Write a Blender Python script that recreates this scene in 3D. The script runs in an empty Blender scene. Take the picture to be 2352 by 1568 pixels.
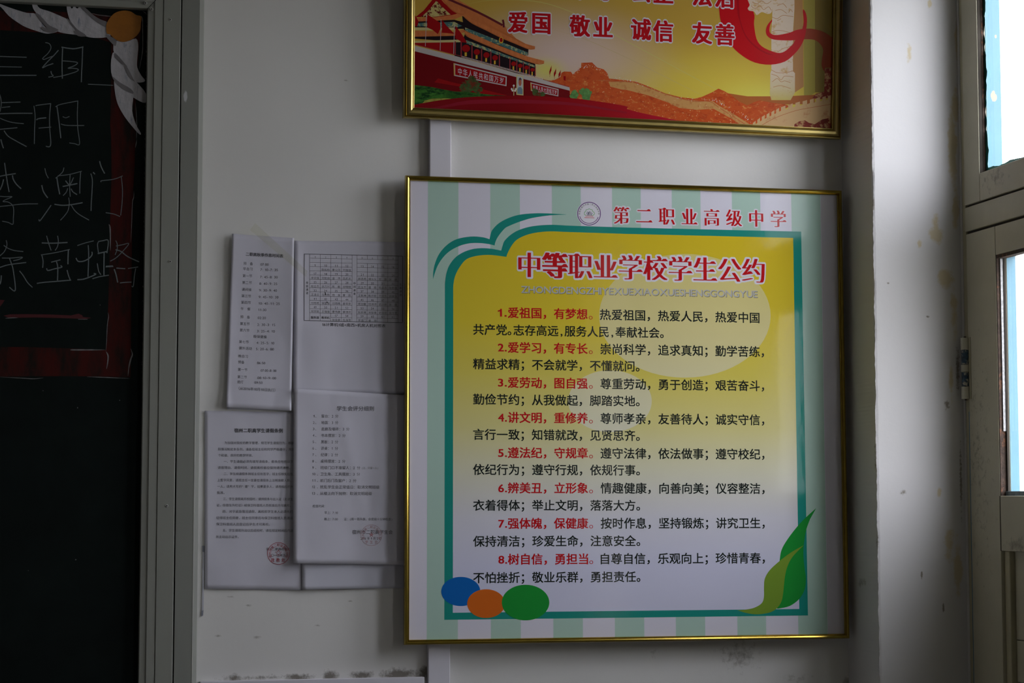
import bpy, math, random
from mathutils import Vector, Matrix
from mathutils.geometry import tessellate_polygon
random.seed(7)
C = bpy.context.scene.collection
SC = bpy.context.scene

# ------------------------------------------------------------------ camera
FPX, YAW, PITCH, ROLL = 4600.0, .221633901, .0775651213, -.00025
CAM = Vector((0, -3.43, 1.45))
_f = Vector((math.sin(YAW)*math.cos(PITCH), math.cos(YAW)*math.cos(PITCH), math.sin(PITCH)))
_r = Vector((math.cos(YAW), -math.sin(YAW), 0)); _u = _r.cross(_f)
_r, _u = _r*math.cos(ROLL)+_u*math.sin(ROLL), -_r*math.sin(ROLL)+_u*math.cos(ROLL)
cd = bpy.data.cameras.new('camera'); cam = bpy.data.objects.new('camera', cd); C.objects.link(cam)
cd.sensor_fit = 'HORIZONTAL'; cd.sensor_width = 36; cd.lens = FPX/2352*36
cd.clip_start = .05; cd.clip_end = 200
cam.matrix_world = Matrix(((_r.x, _u.x, -_f.x, CAM.x), (_r.y, _u.y, -_f.y, CAM.y), (_r.z, _u.z, -_f.z, CAM.z), (0, 0, 0, 1)))
SC.camera = cam

# ------------------------------------------------------------------ world: bright overcast sky
w = bpy.data.worlds.new('overcast_sky'); SC.world = w; w.use_nodes = True
wn = w.node_tree; wn.nodes.clear()
wo = wn.nodes.new('ShaderNodeOutputWorld'); wb = wn.nodes.new('ShaderNodeBackground')
tc = wn.nodes.new('ShaderNodeTexCoord'); sp = wn.nodes.new('ShaderNodeSeparateXYZ'); rmp = wn.nodes.new('ShaderNodeValToRGB')
mr = wn.nodes.new('ShaderNodeMapRange'); mr.inputs['From Min'].default_value = -1
e = rmp.color_ramp.elements
e[0].position = 0.0; e[0].color = (.16, .16, .15, 1)
e[1].position = 1.0; e[1].color = (1.45, 1.47, 1.62, 1)
for p, c in ((.42, (.30, .295, .28, 1)), (.47, (.90, .90, .96, 1)), (.56, (1.04, 1.05, 1.14, 1)), (.70, (1.22, 1.24, 1.37, 1))):
    q = e.new(p); q.color = c
wn.links.new(tc.outputs['Generated'], sp.inputs[0]); wn.links.new(sp.outputs['Z'], mr.inputs['Value'])
wn.links.new(mr.outputs[0], rmp.inputs[0]); wn.links.new(rmp.outputs[0], wb.inputs[0]); wn.links.new(wb.outputs[0], wo.inputs[0])
wb.inputs['Strength'].default_value = 9.2

SC.view_settings.view_transform = 'Standard'; SC.view_settings.look = 'None'
SC.view_settings.gamma = 1; SC.view_settings.use_curve_mapping = False
SC.view_settings.exposure = 0.0
SC.cycles.use_denoising = True
SC.cycles.max_bounces = 10; SC.cycles.diffuse_bounces = 6; SC.cycles.transparent_max_bounces = 24
SC.cycles.sample_clamp_indirect = 6

# right-hand openings (y0, y1, z0, z1): the door beside the pier, then two windows further back
XR = 1.562
DOOR = (-.147, -1.09, 0.0, 2.58)
WINS = [(-2.1, -2.6, 1.0, 2.75), (-6.2, -6.7, 1.0, 2.75)]
def portal(y0, y1, z0, z1, x):
    l = bpy.data.lights.new('window_daylight', 'AREA'); o = bpy.data.objects.new('window_daylight', l); C.objects.link(o)
    l.shape = 'RECTANGLE'; l.size = abs(y1-y0); l.size_y = z1-z0; l.cycles.is_portal = True
    o.location = (x, (y0+y1)/2, (z0+z1)/2)
    o.rotation_euler = (math.pi/2, 0, math.pi/2)       # local -Z faces -X, into the room
for d in [(-.16, -1.09, 1.4, 2.58)] + WINS: portal(*d, 1.75)

# ------------------------------------------------------------------ pixel -> surface helpers
def ray(px, py): return (px-1176)/FPX*_r - (py-784)/FPX*_u + _f
class Surf:
    """a plane (point o, normal n towards the room) on which points of the picture are measured"""
    def __init__(s, o, n, h=None, ks=1.0): s.o = Vector(o); s.n = Vector(n).normalized(); s.h = h; s.ks = ks
    def pix(s, px, py, off=0.0):
        d = ray(px, py); t = (s.o-CAM).dot(s.n)/d.dot(s.n); p = CAM+d*t
        return s.lift(p, off*s.ks)
    def lift(s, p, off=0.0):
        return p + s.n*(off+(s.h(p) if s.h else 0))
def WS(y): return Surf((0, y, 0), (0, -1, 0))
WALL = WS(0)
XS = Surf((XR, 0, 0), (-1, 0, 0))

# ------------------------------------------------------------------ materials
def sg(r, g, b):
    f = lambda c: (c/255/12.92) if c/255 <= .04045 else ((c/255+.055)/1.055)**2.4
    return (f(r), f(g), f(b))
MATS = {}
def mat(name, col=(.5, .5, .5), rough=.6, metal=0, spec=.5, coat=0, coat_rough=.2, bump=0, bscale=200, var=0, vscale=8, var_stretch=(1, 1, 1)):
    if name in MATS: return MATS[name]
    m = bpy.data.materials.new(name); m.use_nodes = True; nt = m.node_tree; b = nt.nodes['Principled BSDF']
    b.inputs['Base Color'].default_value = (*col, 1); b.inputs['Roughness'].default_value = rough
    b.inputs['Metallic'].default_value = metal; b.inputs['Specular IOR Level'].default_value = spec
    b.inputs['Coat Weight'].default_value = coat; b.inputs['Coat Roughness'].default_value = coat_rough
    if var:
        n = noise(nt, vscale, var_stretch, 5); mx = nt.nodes.new('ShaderNodeMix'); mx.data_type = 'RGBA'
        mx.inputs['A'].default_value = (*[c*(1-var) for c in col], 1); mx.inputs['B'].default_value = (*[min(1, c*(1+var)) for c in col], 1)
        mp = nt.nodes.new('ShaderNodeMapRange'); mp.inputs['From Min'].default_value = .3; mp.inputs['From Max'].default_value = .7
        nt.links.new(n, mp.inputs['Value']); nt.links.new(mp.outputs[0], mx.inputs['Factor']); nt.links.new(mx.outputs['Result'], b.inputs['Base Color'])
    if bump:
        n = noise(nt, bscale, (1, 1, 1), 3); bp = nt.nodes.new('ShaderNodeBump'); bp.inputs['Strength'].default_value = bump; bp.inputs['Distance'].default_value = .002
        nt.links.new(n, bp.inputs['Height']); nt.links.new(bp.outputs[0], b.inputs['Normal'])
    MATS[name] = m; return m
def noise(nt, scale, stretch=(1, 1, 1), detail=4, rough=.6):
    g = nt.nodes.new('ShaderNodeNewGeometry'); v = nt.nodes.new('ShaderNodeVectorMath'); v.operation = 'MULTIPLY'; v.inputs[1].default_value = stretch
    n = nt.nodes.new('ShaderNodeTexNoise'); n.inputs['Scale'].default_value = scale; n.inputs['Detail'].default_value = detail; n.inputs['Roughness'].default_value = rough
    nt.links.new(g.outputs['Position'], v.inputs[0]); nt.links.new(v.outputs[0], n.inputs['Vector']); return n.outputs['Fac']
def math_(nt, op, a, b=None, clamp=False):
    n = nt.nodes.new('ShaderNodeMath'); n.operation = op; n.use_clamp = clamp
    for i, x in enumerate((a, b)):
        if x is None: continue
        if isinstance(x, (int, float)): n.inputs[i].default_value = x
        else: nt.links.new(x, n.inputs[i])
    return n.outputs[0]
def mixc(nt, fac, a, b):
    n = nt.nodes.new('ShaderNodeMix'); n.data_type = 'RGBA'
    for k, x in (('Factor', fac), ('A', a), ('B', b)):
        if isinstance(x, (tuple, list)): n.inputs[k].default_value = (*x[:3], 1)
        elif isinstance(x, (int, float)): n.inputs[k].default_value = x
        else: nt.links.new(x, n.inputs[k])
    return n.outputs['Result']
def colsock(m):
    b = m.node_tree.nodes['Principled BSDF'].inputs['Base Color']
    return b.links[0].from_socket if b.is_linked else tuple(b.default_value[:3])
def stains(m, spots, col, nscale=60, thr=.5, soft=.12, stretch=(1, 1, 1)):
    """irregular stains on a surface: (x, y, z, rx, ry, rz, strength) in metres"""
    nt = m.node_tree; base = colsock(m); nz = noise(nt, nscale, stretch, 8, .7)
    g = nt.nodes.new('ShaderNodeNewGeometry'); tot = None
    for (x, y, z, rx, ry, rz, s) in spots:
        v = nt.nodes.new('ShaderNodeVectorMath'); v.operation = 'SUBTRACT'; v.inputs[1].default_value = (x, y, z); nt.links.new(g.outputs['Position'], v.inputs[0])
        d = nt.nodes.new('ShaderNodeVectorMath'); d.operation = 'DIVIDE'; d.inputs[1].default_value = (rx, ry, rz); nt.links.new(v.outputs[0], d.inputs[0])
        l = nt.nodes.new('ShaderNodeVectorMath'); l.operation = 'LENGTH'; nt.links.new(d.outputs[0], l.inputs[0])
        k = math_(nt, 'SUBTRACT', 1.0, l.outputs['Value'], True)
        k = math_(nt, 'MULTIPLY', k, s)
        tot = k if tot is None else math_(nt, 'MAXIMUM', tot, k)
    a = math_(nt, 'ADD', nz, math_(nt, 'MULTIPLY', tot, .45))
    mp = nt.nodes.new('ShaderNodeMapRange'); mp.inputs['From Min'].default_value = thr+.2; mp.inputs['From Max'].default_value = thr+.2+soft
    nt.links.new(a, mp.inputs['Value'])
    gate = math_(nt, 'GREATER_THAN', tot, .02)
    fac = math_(nt, 'MULTIPLY', mp.outputs[0], gate); fac = math_(nt, 'MULTIPLY', fac, math_(nt, 'MINIMUM', math_(nt, 'MULTIPLY', tot, 4.0), .85))
    nt.links.new(mixc(nt, fac, base, col), nt.nodes['Principled BSDF'].inputs['Base Color'])
    return m
def gradient(m, axis, stops):
    """printed colour running along world axis ('X'/'Z'): stops = [(coordinate, colour)]"""
    nt = m.node_tree; g = nt.nodes.new('ShaderNodeNewGeometry'); s = nt.nodes.new('ShaderNodeSeparateXYZ'); nt.links.new(g.outputs['Position'], s.inputs[0])
    stops = sorted(stops); lo, hi = stops[0][0], stops[-1][0]
    mp = nt.nodes.new('ShaderNodeMapRange'); mp.inputs['From Min'].default_value = lo; mp.inputs['From Max'].default_value = hi; nt.links.new(s.outputs[axis], mp.inputs['Value'])
    r = nt.nodes.new('ShaderNodeValToRGB'); el = r.color_ramp.elements
    el[0].position = 0; el[0].color = (*stops[0][1], 1); el[1].position = 1; el[1].color = (*stops[-1][1], 1)
    for p, c in stops[1:-1]:
        q = el.new((p-lo)/(hi-lo)); q.color = (*c, 1)
    nt.links.new(mp.outputs[0], r.inputs[0]); nt.links.new(r.outputs[0], nt.nodes['Principled BSDF'].inputs['Base Color']); return m
def speckle(m, col, scale, lo, hi, stretch=(1, 1, 1)):
    nt = m.node_tree; base = colsock(m); n = noise(nt, scale, stretch, 6, .7)
    mp = nt.nodes.new('ShaderNodeMapRange'); mp.inputs['From Min'].default_value = lo; mp.inputs['From Max'].default_value = hi; nt.links.new(n, mp.inputs['Value'])
    nt.links.new(mixc(nt, mp.outputs[0], base, col), nt.nodes['Principled BSDF'].inputs['Base Color']); return m

# ------------------------------------------------------------------ mesh builder
class MB:
    def __init__(s): s.v = []; s.f = []; s.m = []; s.mats = []
    def mi(s, m):
        if m not in s.mats: s.mats.append(m)
        return s.mats.index(m)
    def add(s, vs, fs, m):
        b = len(s.v); k = s.mi(m); s.v += [Vector(v) for v in vs]
        for f in fs: s.f.append([b+i for i in f]); s.m.append(k)
    def poly(s, S, pts, m, off=0.0, smooth=0, holes=()):
        """flat filled shape, outline given in picture points"""
        loops = [list(pts)]+[list(h) for h in holes]
        if smooth: loops[0] = spline(loops[0], smooth)
        tri = tessellate_polygon([[Vector((x, y, 0)) for x, y in l] for l in loops])
        flat = [p for l in loops for p in l]
        s.add([S.pix(x, y, off) for x, y in flat], [tuple(t) for t in tri], m)
    def poly3(s, loops, m):
        tri = tessellate_polygon(loops); s.add([p for l in loops for p in l], [tuple(t) for t in tri], m)
    def ribbon(s, S, pts, wpx, m, off=0.0, smooth=4, taper=False):
        if smooth and len(pts) > 2: pts = spline(pts, smooth, closed=False)
        n = len(pts); L = []; Rr = []
        for i, (x, y) in enumerate(pts):
            a = pts[max(0, i-1)]; b = pts[min(n-1, i+1)]; dx, dy = b[0]-a[0], b[1]-a[1]; l = math.hypot(dx, dy) or 1
            ww = wpx/2*(1 if not taper else max(.15, math.sin(math.pi*(i+.5)/n)))
            L.append(S.pix(x-dy/l*ww, y+dx/l*ww, off)); Rr.append(S.pix(x+dy/l*ww, y-dx/l*ww, off))
        s.add(L+Rr, [(i, i+1, n+i+1, n+i) for i in range(n-1)], m)
    def box(s, x0, x1, y0, y1, z0, z1, m, bevel=0):
        x0, x1 = min(x0, x1), max(x0, x1); y0, y1 = min(y0, y1), max(y0, y1); z0, z1 = min(z0, z1), max(z0, z1)
        if not bevel:
            vs = [(x, y, z) for x in (x0, x1) for y in (y0, y1) for z in (z0, z1)]
            s.add(vs, [(0, 1, 3, 2), (4, 6, 7, 5), (0, 4, 5, 1), (2, 3, 7, 6), (0, 2, 6, 4), (1, 5, 7, 3)], m); return
        import bmesh
        bm = bmesh.new(); bmesh.ops.create_cube(bm, size=1)
        for v in bm.verts: v.co = Vector(((x0+x1)/2+v.co.x*(x1-x0), (y0+y1)/2+v.co.y*(y1-y0), (z0+z1)/2+v.co.z*(z1-z0)))
        bmesh.ops.bevel(bm, geom=bm.edges[:], offset=bevel, segments=2, affect='EDGES', profile=.5)
        bm.verts.ensure_lookup_table(); s.add([v.co.copy() for v in bm.verts], [tuple(v.index for v in f.verts) for f in bm.faces], m); bm.free()
    def cyl(s, c, ax, r, h, m, seg=20, r2=None):
        ax = Vector(ax).normalized(); t = ax.orthogonal().normalized(); b = ax.cross(t); c = Vector(c); r2 = r if r2 is None else r2
        vs = []
        for k in range(seg):
            a = 2*math.pi*k/seg; d = t*math.cos(a)+b*math.sin(a); vs += [c+d*r, c+ax*h+d*r2]
        s.add(vs, [(2*k, (2*k+2) % (2*seg), (2*k+3) % (2*seg), 2*k+1) for k in range(seg)]+[tuple(range(1, 2*seg, 2)), tuple(range(0, 2*seg, 2))[::-1]], m)
    def build(s, name, parent=None, smooth=False):
        me = bpy.data.meshes.new(name); org = Vector(parent['_o']) if parent is not None and '_o' in parent else Vector((0, 0, 0))
        if parent is None:
            org = Vector((sum(v.x for v in s.v)/len(s.v), sum(v.y for v in s.v)/len(s.v), min(v.z for v in s.v)))
        me.from_pydata([tuple(v-org) for v in s.v], [], s.f)
        for m in s.mats: me.materials.append(m)
        me.polygons.foreach_set('material_index', s.m)
        if smooth: me.polygons.foreach_set('use_smooth', [True]*len(me.polygons))
        me.update(); o = bpy.data.objects.new(name, me); C.objects.link(o)
        if parent is not None:
            o.parent = parent; o['_o'] = list(org)
        else: o.location = org; o['_o'] = list(org)
        return o
def spline(p, k=5, closed=True):
    out = []; n = len(p)
    for i in range(n if closed else n-1):
        g = (lambda j: p[j % n]) if closed else (lambda j: p[min(max(j, 0), n-1)])
        p0, p1, p2, p3 = g(i-1), g(i), g(i+1), g(i+2)
        for t in range(k):
            t /= k; a = -.5*t+t*t-.5*t**3; b = 1-2.5*t*t+1.5*t**3; c = .5*t+2*t*t-1.5*t**3; d = -.5*t*t+.5*t**3
            out.append((a*p0[0]+b*p1[0]+c*p2[0]+d*p3[0], a*p0[1]+b*p1[1]+c*p2[1]+d*p3[1]))
    if not closed: out.append(p[-1])
    return out
def curve_pts(p, k=5): return spline(p, k, closed=False)
def thing(name, loc, label, cat, group=None, kind=None):
    o = bpy.data.objects.new(name, None); C.objects.link(o); o.location = loc; o.empty_display_size = .05; o['_o'] = list(loc)
    if label: o['label'] = label
    if cat: o['category'] = cat
    if group: o['group'] = group
    if kind: o['kind'] = kind
    return o
def struct(o, label=None, cat=None):
    o['kind'] = 'structure'
    if label: o['label'] = label
    if cat: o['category'] = cat
    return o

# ------------------------------------------------------------------ glyphs
_tc = bpy.data.curves.new('glyph_source', 'FONT'); _tc.resolution_u = 3; _to = bpy.data.objects.new('glyph_source', _tc); C.objects.link(_to)
GL = {}
def glyph(ch, offset=0.0, serif=False):
    offset = min(0.0, offset) if ch != '等' else 0.0; k = (ch, offset, serif)
    if k in GL: return GL[k]
    _tc.body = ch; _tc.offset = offset; bpy.context.view_layer.update()
    ev = _to.evaluated_get(bpy.context.evaluated_depsgraph_get()); me = ev.to_mesh()
    vs = [(v.co.x, v.co.y) for v in me.vertices]; fs = [tuple(p.vertices) for p in me.polygons]
    if ch == '1': vs, fs = [(.255, 0), (.345, 0), (.345, .688), (.275, .688), (.255, .59), (.10, .53), (.10, .455), (.255, .50)], [(0, 1, 2, 3, 4, 7), (4, 5, 6, 7)]
    if serif:
        cnt = {}
        for f in fs:
            for i in range(len(f)):
                e_ = tuple(sorted((f[i], f[(i+1) % len(f)]))); cnt.setdefault(e_, []).append(f)
        for (a, b), ff in cnt.items():
            if len(ff) != 1: continue
            (xa, ya), (xb, yb) = vs[a], vs[b]
            if abs(xa-xb) < .012 and .02 < abs(ya-yb) < .1:
                cx = sum(vs[i][0] for i in ff[0])/len(ff[0])
                if cx < min(xa, xb) - .005 and min(vs[i][0] for i in ff[0]) < min(xa, xb)-.22:            # right end of a horizontal stroke: the wedge of a Song-style face
                    yt, yb_ = max(ya, yb), min(ya, yb); x = max(xa, xb); n = len(vs)
                    vs += [(x-.15, yt-.004, 2e-6), (x-.055, yt+.06, 2e-6), (x+.03, yb_, 2e-6), (x-.15, yb_, 2e-6)]; fs.append((n, n+3, n+2, n+1))
    ev.to_mesh_clear(); GL[k] = (vs, fs); return GL[k]
def cell(ch):
    if ch == '|': return .22
    if ord(ch) < 256: return .3 if ch in ".,:'i1 "and ch != '1' else (.5 if ch == ' ' else .56)
    return 1.0
LATIN_PITCH = None
def text(mb, S, s, p0, p1, em, m, off=0.0, offset=0.0, serif=False, smear=0.0, copies=None, cells=None, fit=True, shadow=None):
    """lettering from ink-left p0 to ink-right p1 (points of the picture, at mid height); em = character height in picture points"""
    A = Vector(Surf(S.o, S.n).pix(*p0)); B = Vector(Surf(S.o, S.n).pix(*p1)); L = (B-A).length; ex = (B-A)/L; ez = S.n.cross(ex)
    sc = ((A+B)/2-CAM).dot(_f)/FPX; H = em*sc
    cw = cells if cells else [cell(c) for c in s]
    xs = []; x = 0
    for c in cw: xs.append(x); x += c
    first = next(i for i, c in enumerate(s) if c not in ' \u3000'); last = max(i for i, c in enumerate(s) if c not in ' \u3000')
    gv = lambda i: [v[0] for v in glyph(s[i], offset, serif)[0]]
    def inset(i):   # a glyph is centred in a cell that is not its own advance
        return 0 if ord(s[i]) >= 256 and cw[i] >= 1 else None
    def gx(i):
        v = gv(i)
        if cw[i] < 1 and ord(s[i]) >= 256: return -min(v)+.03
        if ord(s[i]) < 256: return (cw[i]-(max(v)-min(v)))/2-min(v)
        return (cw[i]-1)/2
    a = xs[first]+gx(first)+min(gv(first)); b = xs[last]+gx(last)+max(gv(last)); k = L/(b-a)
    for i, c in enumerate(s):
        if c in ' \u3000': continue
        vs, fs = glyph(c, offset, serif); g = gx(i)
        cps = copies or ([(d*smear, 0) for d in (-1, -.6, -.2, .2, .6, 1)] if smear else ([(dx_*offset, dy_*offset) for dx_, dy_ in ((-1, -1), (1, -1), (1, 1), (-1, 1))] if offset > 0 else [(0, 0)]))
        for j, (dx, dy) in enumerate(cps):
            pts = []
            for (vx, vy, *vz) in vs:
                P = A+ex*((xs[i]+g+vx+dx-a)*k)+ez*((vy+dy-.38)*H)
                pts.append(S.lift(P, off*S.ks+j*4e-6+(vz[0] if vz else 0)))
            mb.add(pts, fs, m)
HALO = [(math.cos(a*math.pi/6), math.sin(a*math.pi/6)) for a in range(12)]
def halo(r, s=0): return [(c*r+d, s_*r) for c, s_ in (HALO if not s else [(math.cos(a*math.pi/4), math.sin(a*math.pi/4)) for a in range(8)]) for d in ((0,) if not s else (-s, 0, s))]

def frame_rails(parent, cs, n, prof, m, name='frame_rail'):
    """four mitred lengths of picture moulding; cs = outer corners TL,TR,BR,BL, prof = [(inset, height)]"""
    n = Vector(n).normalized()
    for i in range(4):
        a, b = cs[i], cs[(i+1) % 4]; pa, nb = cs[i-1], cs[(i+2) % 4]
        da = (b-a).normalized()+(pa-a).normalized(); db = (a-b).normalized()+(nb-b).normalized()
        mb = MB(); P = [a+da*t+n*h for t, h in prof]; Q = [b+db*t+n*h for t, h in prof]; k = len(prof)
        mb.add(P+Q, [(j, j+1, k+j+1, k+j) for j in range(k-1)]+[(k-1, 0, k, 2*k-1)]+[tuple(range(k))[::-1], tuple(range(k, 2*k))], m)
        mb.build(name, parent)

# ================================================================== SETTING
M_wall = mat('wall_paint', (.70, .69, .665), .75, spec=.25, bump=.10, bscale=90, var=.02, vscale=3)
zt = 1.150
stains(M_wall, [(.29, 0, zt-.004, .03, .05, .012, .9), (.40, 0, zt-.004, .045, .05, .011, 1.0), (.455, 0, zt-.003, .02, .05, .016, 1.2), (.51, 0, zt-.003, .035, .05, .013, 1.1), (.575, 0, zt-.002, .05, .05, .016, 1.2), (.35, 0, zt-.004, .12, .05, .008, .7), (.62, 0, 1.149, .02, .05, .018, 1.2)], (.12, .10, .075), 80, .45, .25)
stains(M_wall, [(WALL.pix(1700, 1510).x, 0, WALL.pix(1700, 1505).z, .07, .05, .045, .75), (WALL.pix(1500, 1500).x, 0, WALL.pix(1500, 1500).z, .02, .05, .02, .5), (WALL.pix(1945, 1560).x, 0, WALL.pix(1945, 1565).z, .03, .05, .02, .8), (WALL.pix(1830, 1560).x, 0, WALL.pix(1830, 1560).z, .05, .05, .02, .6)], (.22, .20, .17), 80, .47, .3)
stains(M_wall, [(WALL.pix(x, y).x, 0, WALL.pix(x, y).z, .012*s, .05, .004*s, 1.0) for x, y, s in ((590, 1463, .9), (530, 1370, .7), (805, 1380, .6), (730, 1436, .6), (570, 1390, .8), (795, 185, .6), (500, 1460, .8))], (.36, .34, .31), 160, .42, .3)
mb = MB(); mb.box(-4.2, 1.60, 0, .12, 0, 3.1, M_wall); struct(mb.build('wall_front'), 'off-white painted classroom wall with scuffs and dust stains', None)

M_inner = mat('room_paint', (.54, .52, .48), .8)
M_right = mat('right_wall_paint', (.66, .65, .62), .8)
mb = MB()
ops = [DOOR]+WINS
ys = [0.0]
yprev = 0.12
for (y0, y1, z0, z1) in ops:
    mb.box(XR+.001, XR+.055, y0, yprev, 0, 3.1, M_right); mb.box(XR+.001, XR+.055, y0, y1, z1, 3.1, M_right)
    if z0 > 0: mb.box(XR+.001, XR+.055, y0, y1, 0, z0, M_right)
    yprev = y1
mb.box(XR+.001, XR+.055, -7.2, yprev, 0, 3.1, M_right)
struct(mb.build('wall_right'))
mb = MB(); mb.box(-4.32, -4.2, -7.2, .12, 0, 3.1, M_inner); struct(mb.build('wall_left'))
mb = MB(); mb.box(-4.32, 1.65, -7.32, -7.2, 0, 3.1, M_inner); struct(mb.build('wall_rear'))
M_floor = mat('floor_terrazzo', (.33, .32, .29), .45, var=.12, vscale=60)
mb = MB(); mb.box(-4.32, 1.65, -7.32, .12, -.1, 0, M_floor); struct(mb.build('floor'))
mb = MB(); mb.box(-4.32, 1.65, -7.32, .12, 3.1, 3.2, M_inner); struct(mb.build('ceiling'))

# pier beside the door, its arris worn
XC, YC = 1.396, -.140
M_pier = mat('pier_paint', (.62, .61, .605), .7, spec=.3, bump=.12, bscale=70, var=.02, vscale=4)
PS = WS(YC)
def pst(x, y, rx, rz, s): p = PS.pix(x, y); return (p.x, YC, p.z, rx, .012, rz, s)
stains(M_pier, [pst(2188, 340, .012, .09, 1.25), pst(2150, 540, .018, .022, 1.2), pst(2172, 640, .020, .022, 1.35), pst(2150, 520, .012, .03, 1.0), pst(2112, 560, .006, .012, 1.0), pst(2088, 120, .008, .03, .9), pst(2195, 480, .010, .05, 1.2), pst(2135, 7, .006, .012, 1.1), pst(2200, 90, .008, .06, 1.0), pst(2195, 250, .010, .05, 1.1),
               pst(2185, 880, .006, .05, .85), pst(2158, 1130, .006, .012, .9), pst(2200, 1300, .012, .07, 1.15), pst(2180, 1250, .015, .05, .8), pst(2192, 720, .010, .06, 1.0)], (.55, .465, .29), 45, .40, .20)
stains(M_pier, [pst(2131, 727, .005, .003, 1.3), pst(2117, 1320, .003, .010, 1.4), pst(2167, 1396, .003, .010, 1.4), pst(2175, 930, .008, .012, .9), pst(2075, 1130, .010, .008, .8), pst(2040, 650, .004, .003, 1.1), pst(2200, 850, .006, .06, .9), pst(2207, 1100, .004, .10, .9), pst(2007, 470, .0025, .02, 1.1), pst(2012, 1060, .0025, .06, .9), pst(2015, 1240, .005, .02, .7)], (.22, .19, .15), 150, .42, .2)
stains(M_pier, [(XC, -.07, WALL.pix(1975, 1335).z, .05, .03, .014, .7)], (.30, .28, .25), 60, .45, .2)
mb = MB(); nz = 900; vs = []; z = 0.0
wx = wy = 0.0
for i in range(nz+1):
    z = 3.1*i/nz; wx = wx*.8+random.uniform(-1, 1)*.0006; wy = wy*.8+random.uniform(-1, 1)*.0005
    bulge = -.0016*math.sin((z-1.1)*4.5)
    vs += [(XC, 0.0, z), (XC+wx*.3, YC+.004, z), (XC+.001+wx+bulge*.4, YC+.001+wy*.4, z), (XC+.004+abs(wx), YC, z), (XR+.001, YC, z), (XR+.001, 0, z)]
fs = []
for i in range(nz):
    for j in range(5): a = i*6+j; fs.append((a, a+1, a+7, a+6))
mb.add(vs, fs, M_pier); struct(mb.build('wall_pier'), 'white rendered pier between poster corner and door, chipped arris', None)

# trunking
M_pvc = mat('white_pvc', (.66, .645, .70), .35, spec=.5)
o = thing('cable_trunking', (.641, 0, .2), 'vertical white plastic cable trunking passing behind both framed posters', 'cable trunking', 'white plastic cable trunking')
mb = MB(); mb.box(.6225, .6595, -.0125, 0, .2, 3.05, M_pvc, .0008); mb.build('base_channel', o)
mb = MB(); mb.box(.6220, .6600, -.016, -.0105, .2, 3.05, M_pvc, .0012); mb.build('cover', o)
o = thing('cable_trunking', (.43, 0, 1.10), 'horizontal white plastic cable trunking below the sheets, dust along its top', 'cable trunking', 'white plastic cable trunking')
mb = MB(); mb.box(.2355, .6150, -.0125, 0, 1.105, 1.1425, M_pvc, .0008); mb.build('base_channel', o)
mb = MB(); mb.box(.2350, .6155, -.016, -.0105, 1.1045, 1.1432, M_pvc, .0012); mb.build('cover', o)

# ------------------------------------------------------------------ door in the right wall
M_cream = mat('cream_door_paint', (.50, .47, .35), .45, spec=.45, bump=.22, bscale=60, var=.06, vscale=14)
stains(M_cream, [(1.56, -.33, 1.37, .08, .08, .02, .8), (1.56, -.28, 2.0, .04, .1, .05, .6), (1.56, -.2, 1.5, .05, .1, .4, .45)], (.20, .17, .12), 90, .47, .2)
M_creamd = mat('cream_frame_paint', (.44, .40, .26), .5, bump=.25, bscale=80, var=.08, vscale=20)
M_gap = mat('dirty_gap', (.035, .028, .02), .9)
M_rust = mat('rusty_rebate', (.050, .030, .020), .85, bump=.6, bscale=300, var=.5, vscale=120); speckle(M_rust, (.16, .07, .035), 45, .56, .62)
M_bead = mat('old_putty_bead', (.42, .42, .42), .35, bump=.5, bscale=200, var=.35, vscale=150)
M_lead = mat('blue_grey_putty', (.10, .14, .17), .5, bump=.4, bscale=150, var=.4, vscale=90)
M_blue = mat('light_blue_gloss_paint', (.065, .185, .25), .4, var=.04, vscale=20)
stains(M_blue, [(XR+.030, -.23, XS.pix(2280, 205).z, .007, .1, .012, 1.3), (XR+.036, -.23, XS.pix(2285, 60).z, .003, .1, .004, 1.2)], (.55, .30, .15), 90, .42, .08)
M_bluel = mat('dark_blue_old_paint', (.03, .14, .24), .5)
M_green = mat('green_paint_smear', (.01, .16, .13), .35, var=.4, vscale=90, var_stretch=(1, 1, .3))
def glassmat():
    m = bpy.data.materials.new('window_glass'); m.use_nodes = True; nt = m.node_tree; nt.nodes.clear()
    o = nt.nodes.new('ShaderNodeOutputMaterial'); mx = nt.nodes.new('ShaderNodeMixShader'); t = nt.nodes.new('ShaderNodeBsdfTransparent'); g = nt.nodes.new('ShaderNodeBsdfGlossy'); fr = nt.nodes.new('ShaderNodeLayerWeight')
    t.inputs[0].default_value = (.955, .96, .96, 1); g.inputs['Roughness'].default_value = .02
    nt.links.new(math_(nt, 'ADD', math_(nt, 'MULTIPLY', math_(nt, 'POWER', fr.outputs['Facing'], 5.0), .9), .04), mx.inputs[0]); nt.links.new(t.outputs[0], mx.inputs[1]); nt.links.new(g.outputs[0], mx.inputs[2]); nt.links.new(mx.outputs[0], o.inputs[0]); return m
M_glass = glassmat()
zl = lambda px, py: XS.pix(px, py).z
door = thing('door_1', (1.59, -.62, 0), 'cream painted wooden double door with glazed leaves and fanlight beside the pier', None, kind='structure')
X0 = XR                       # room-side face
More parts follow.
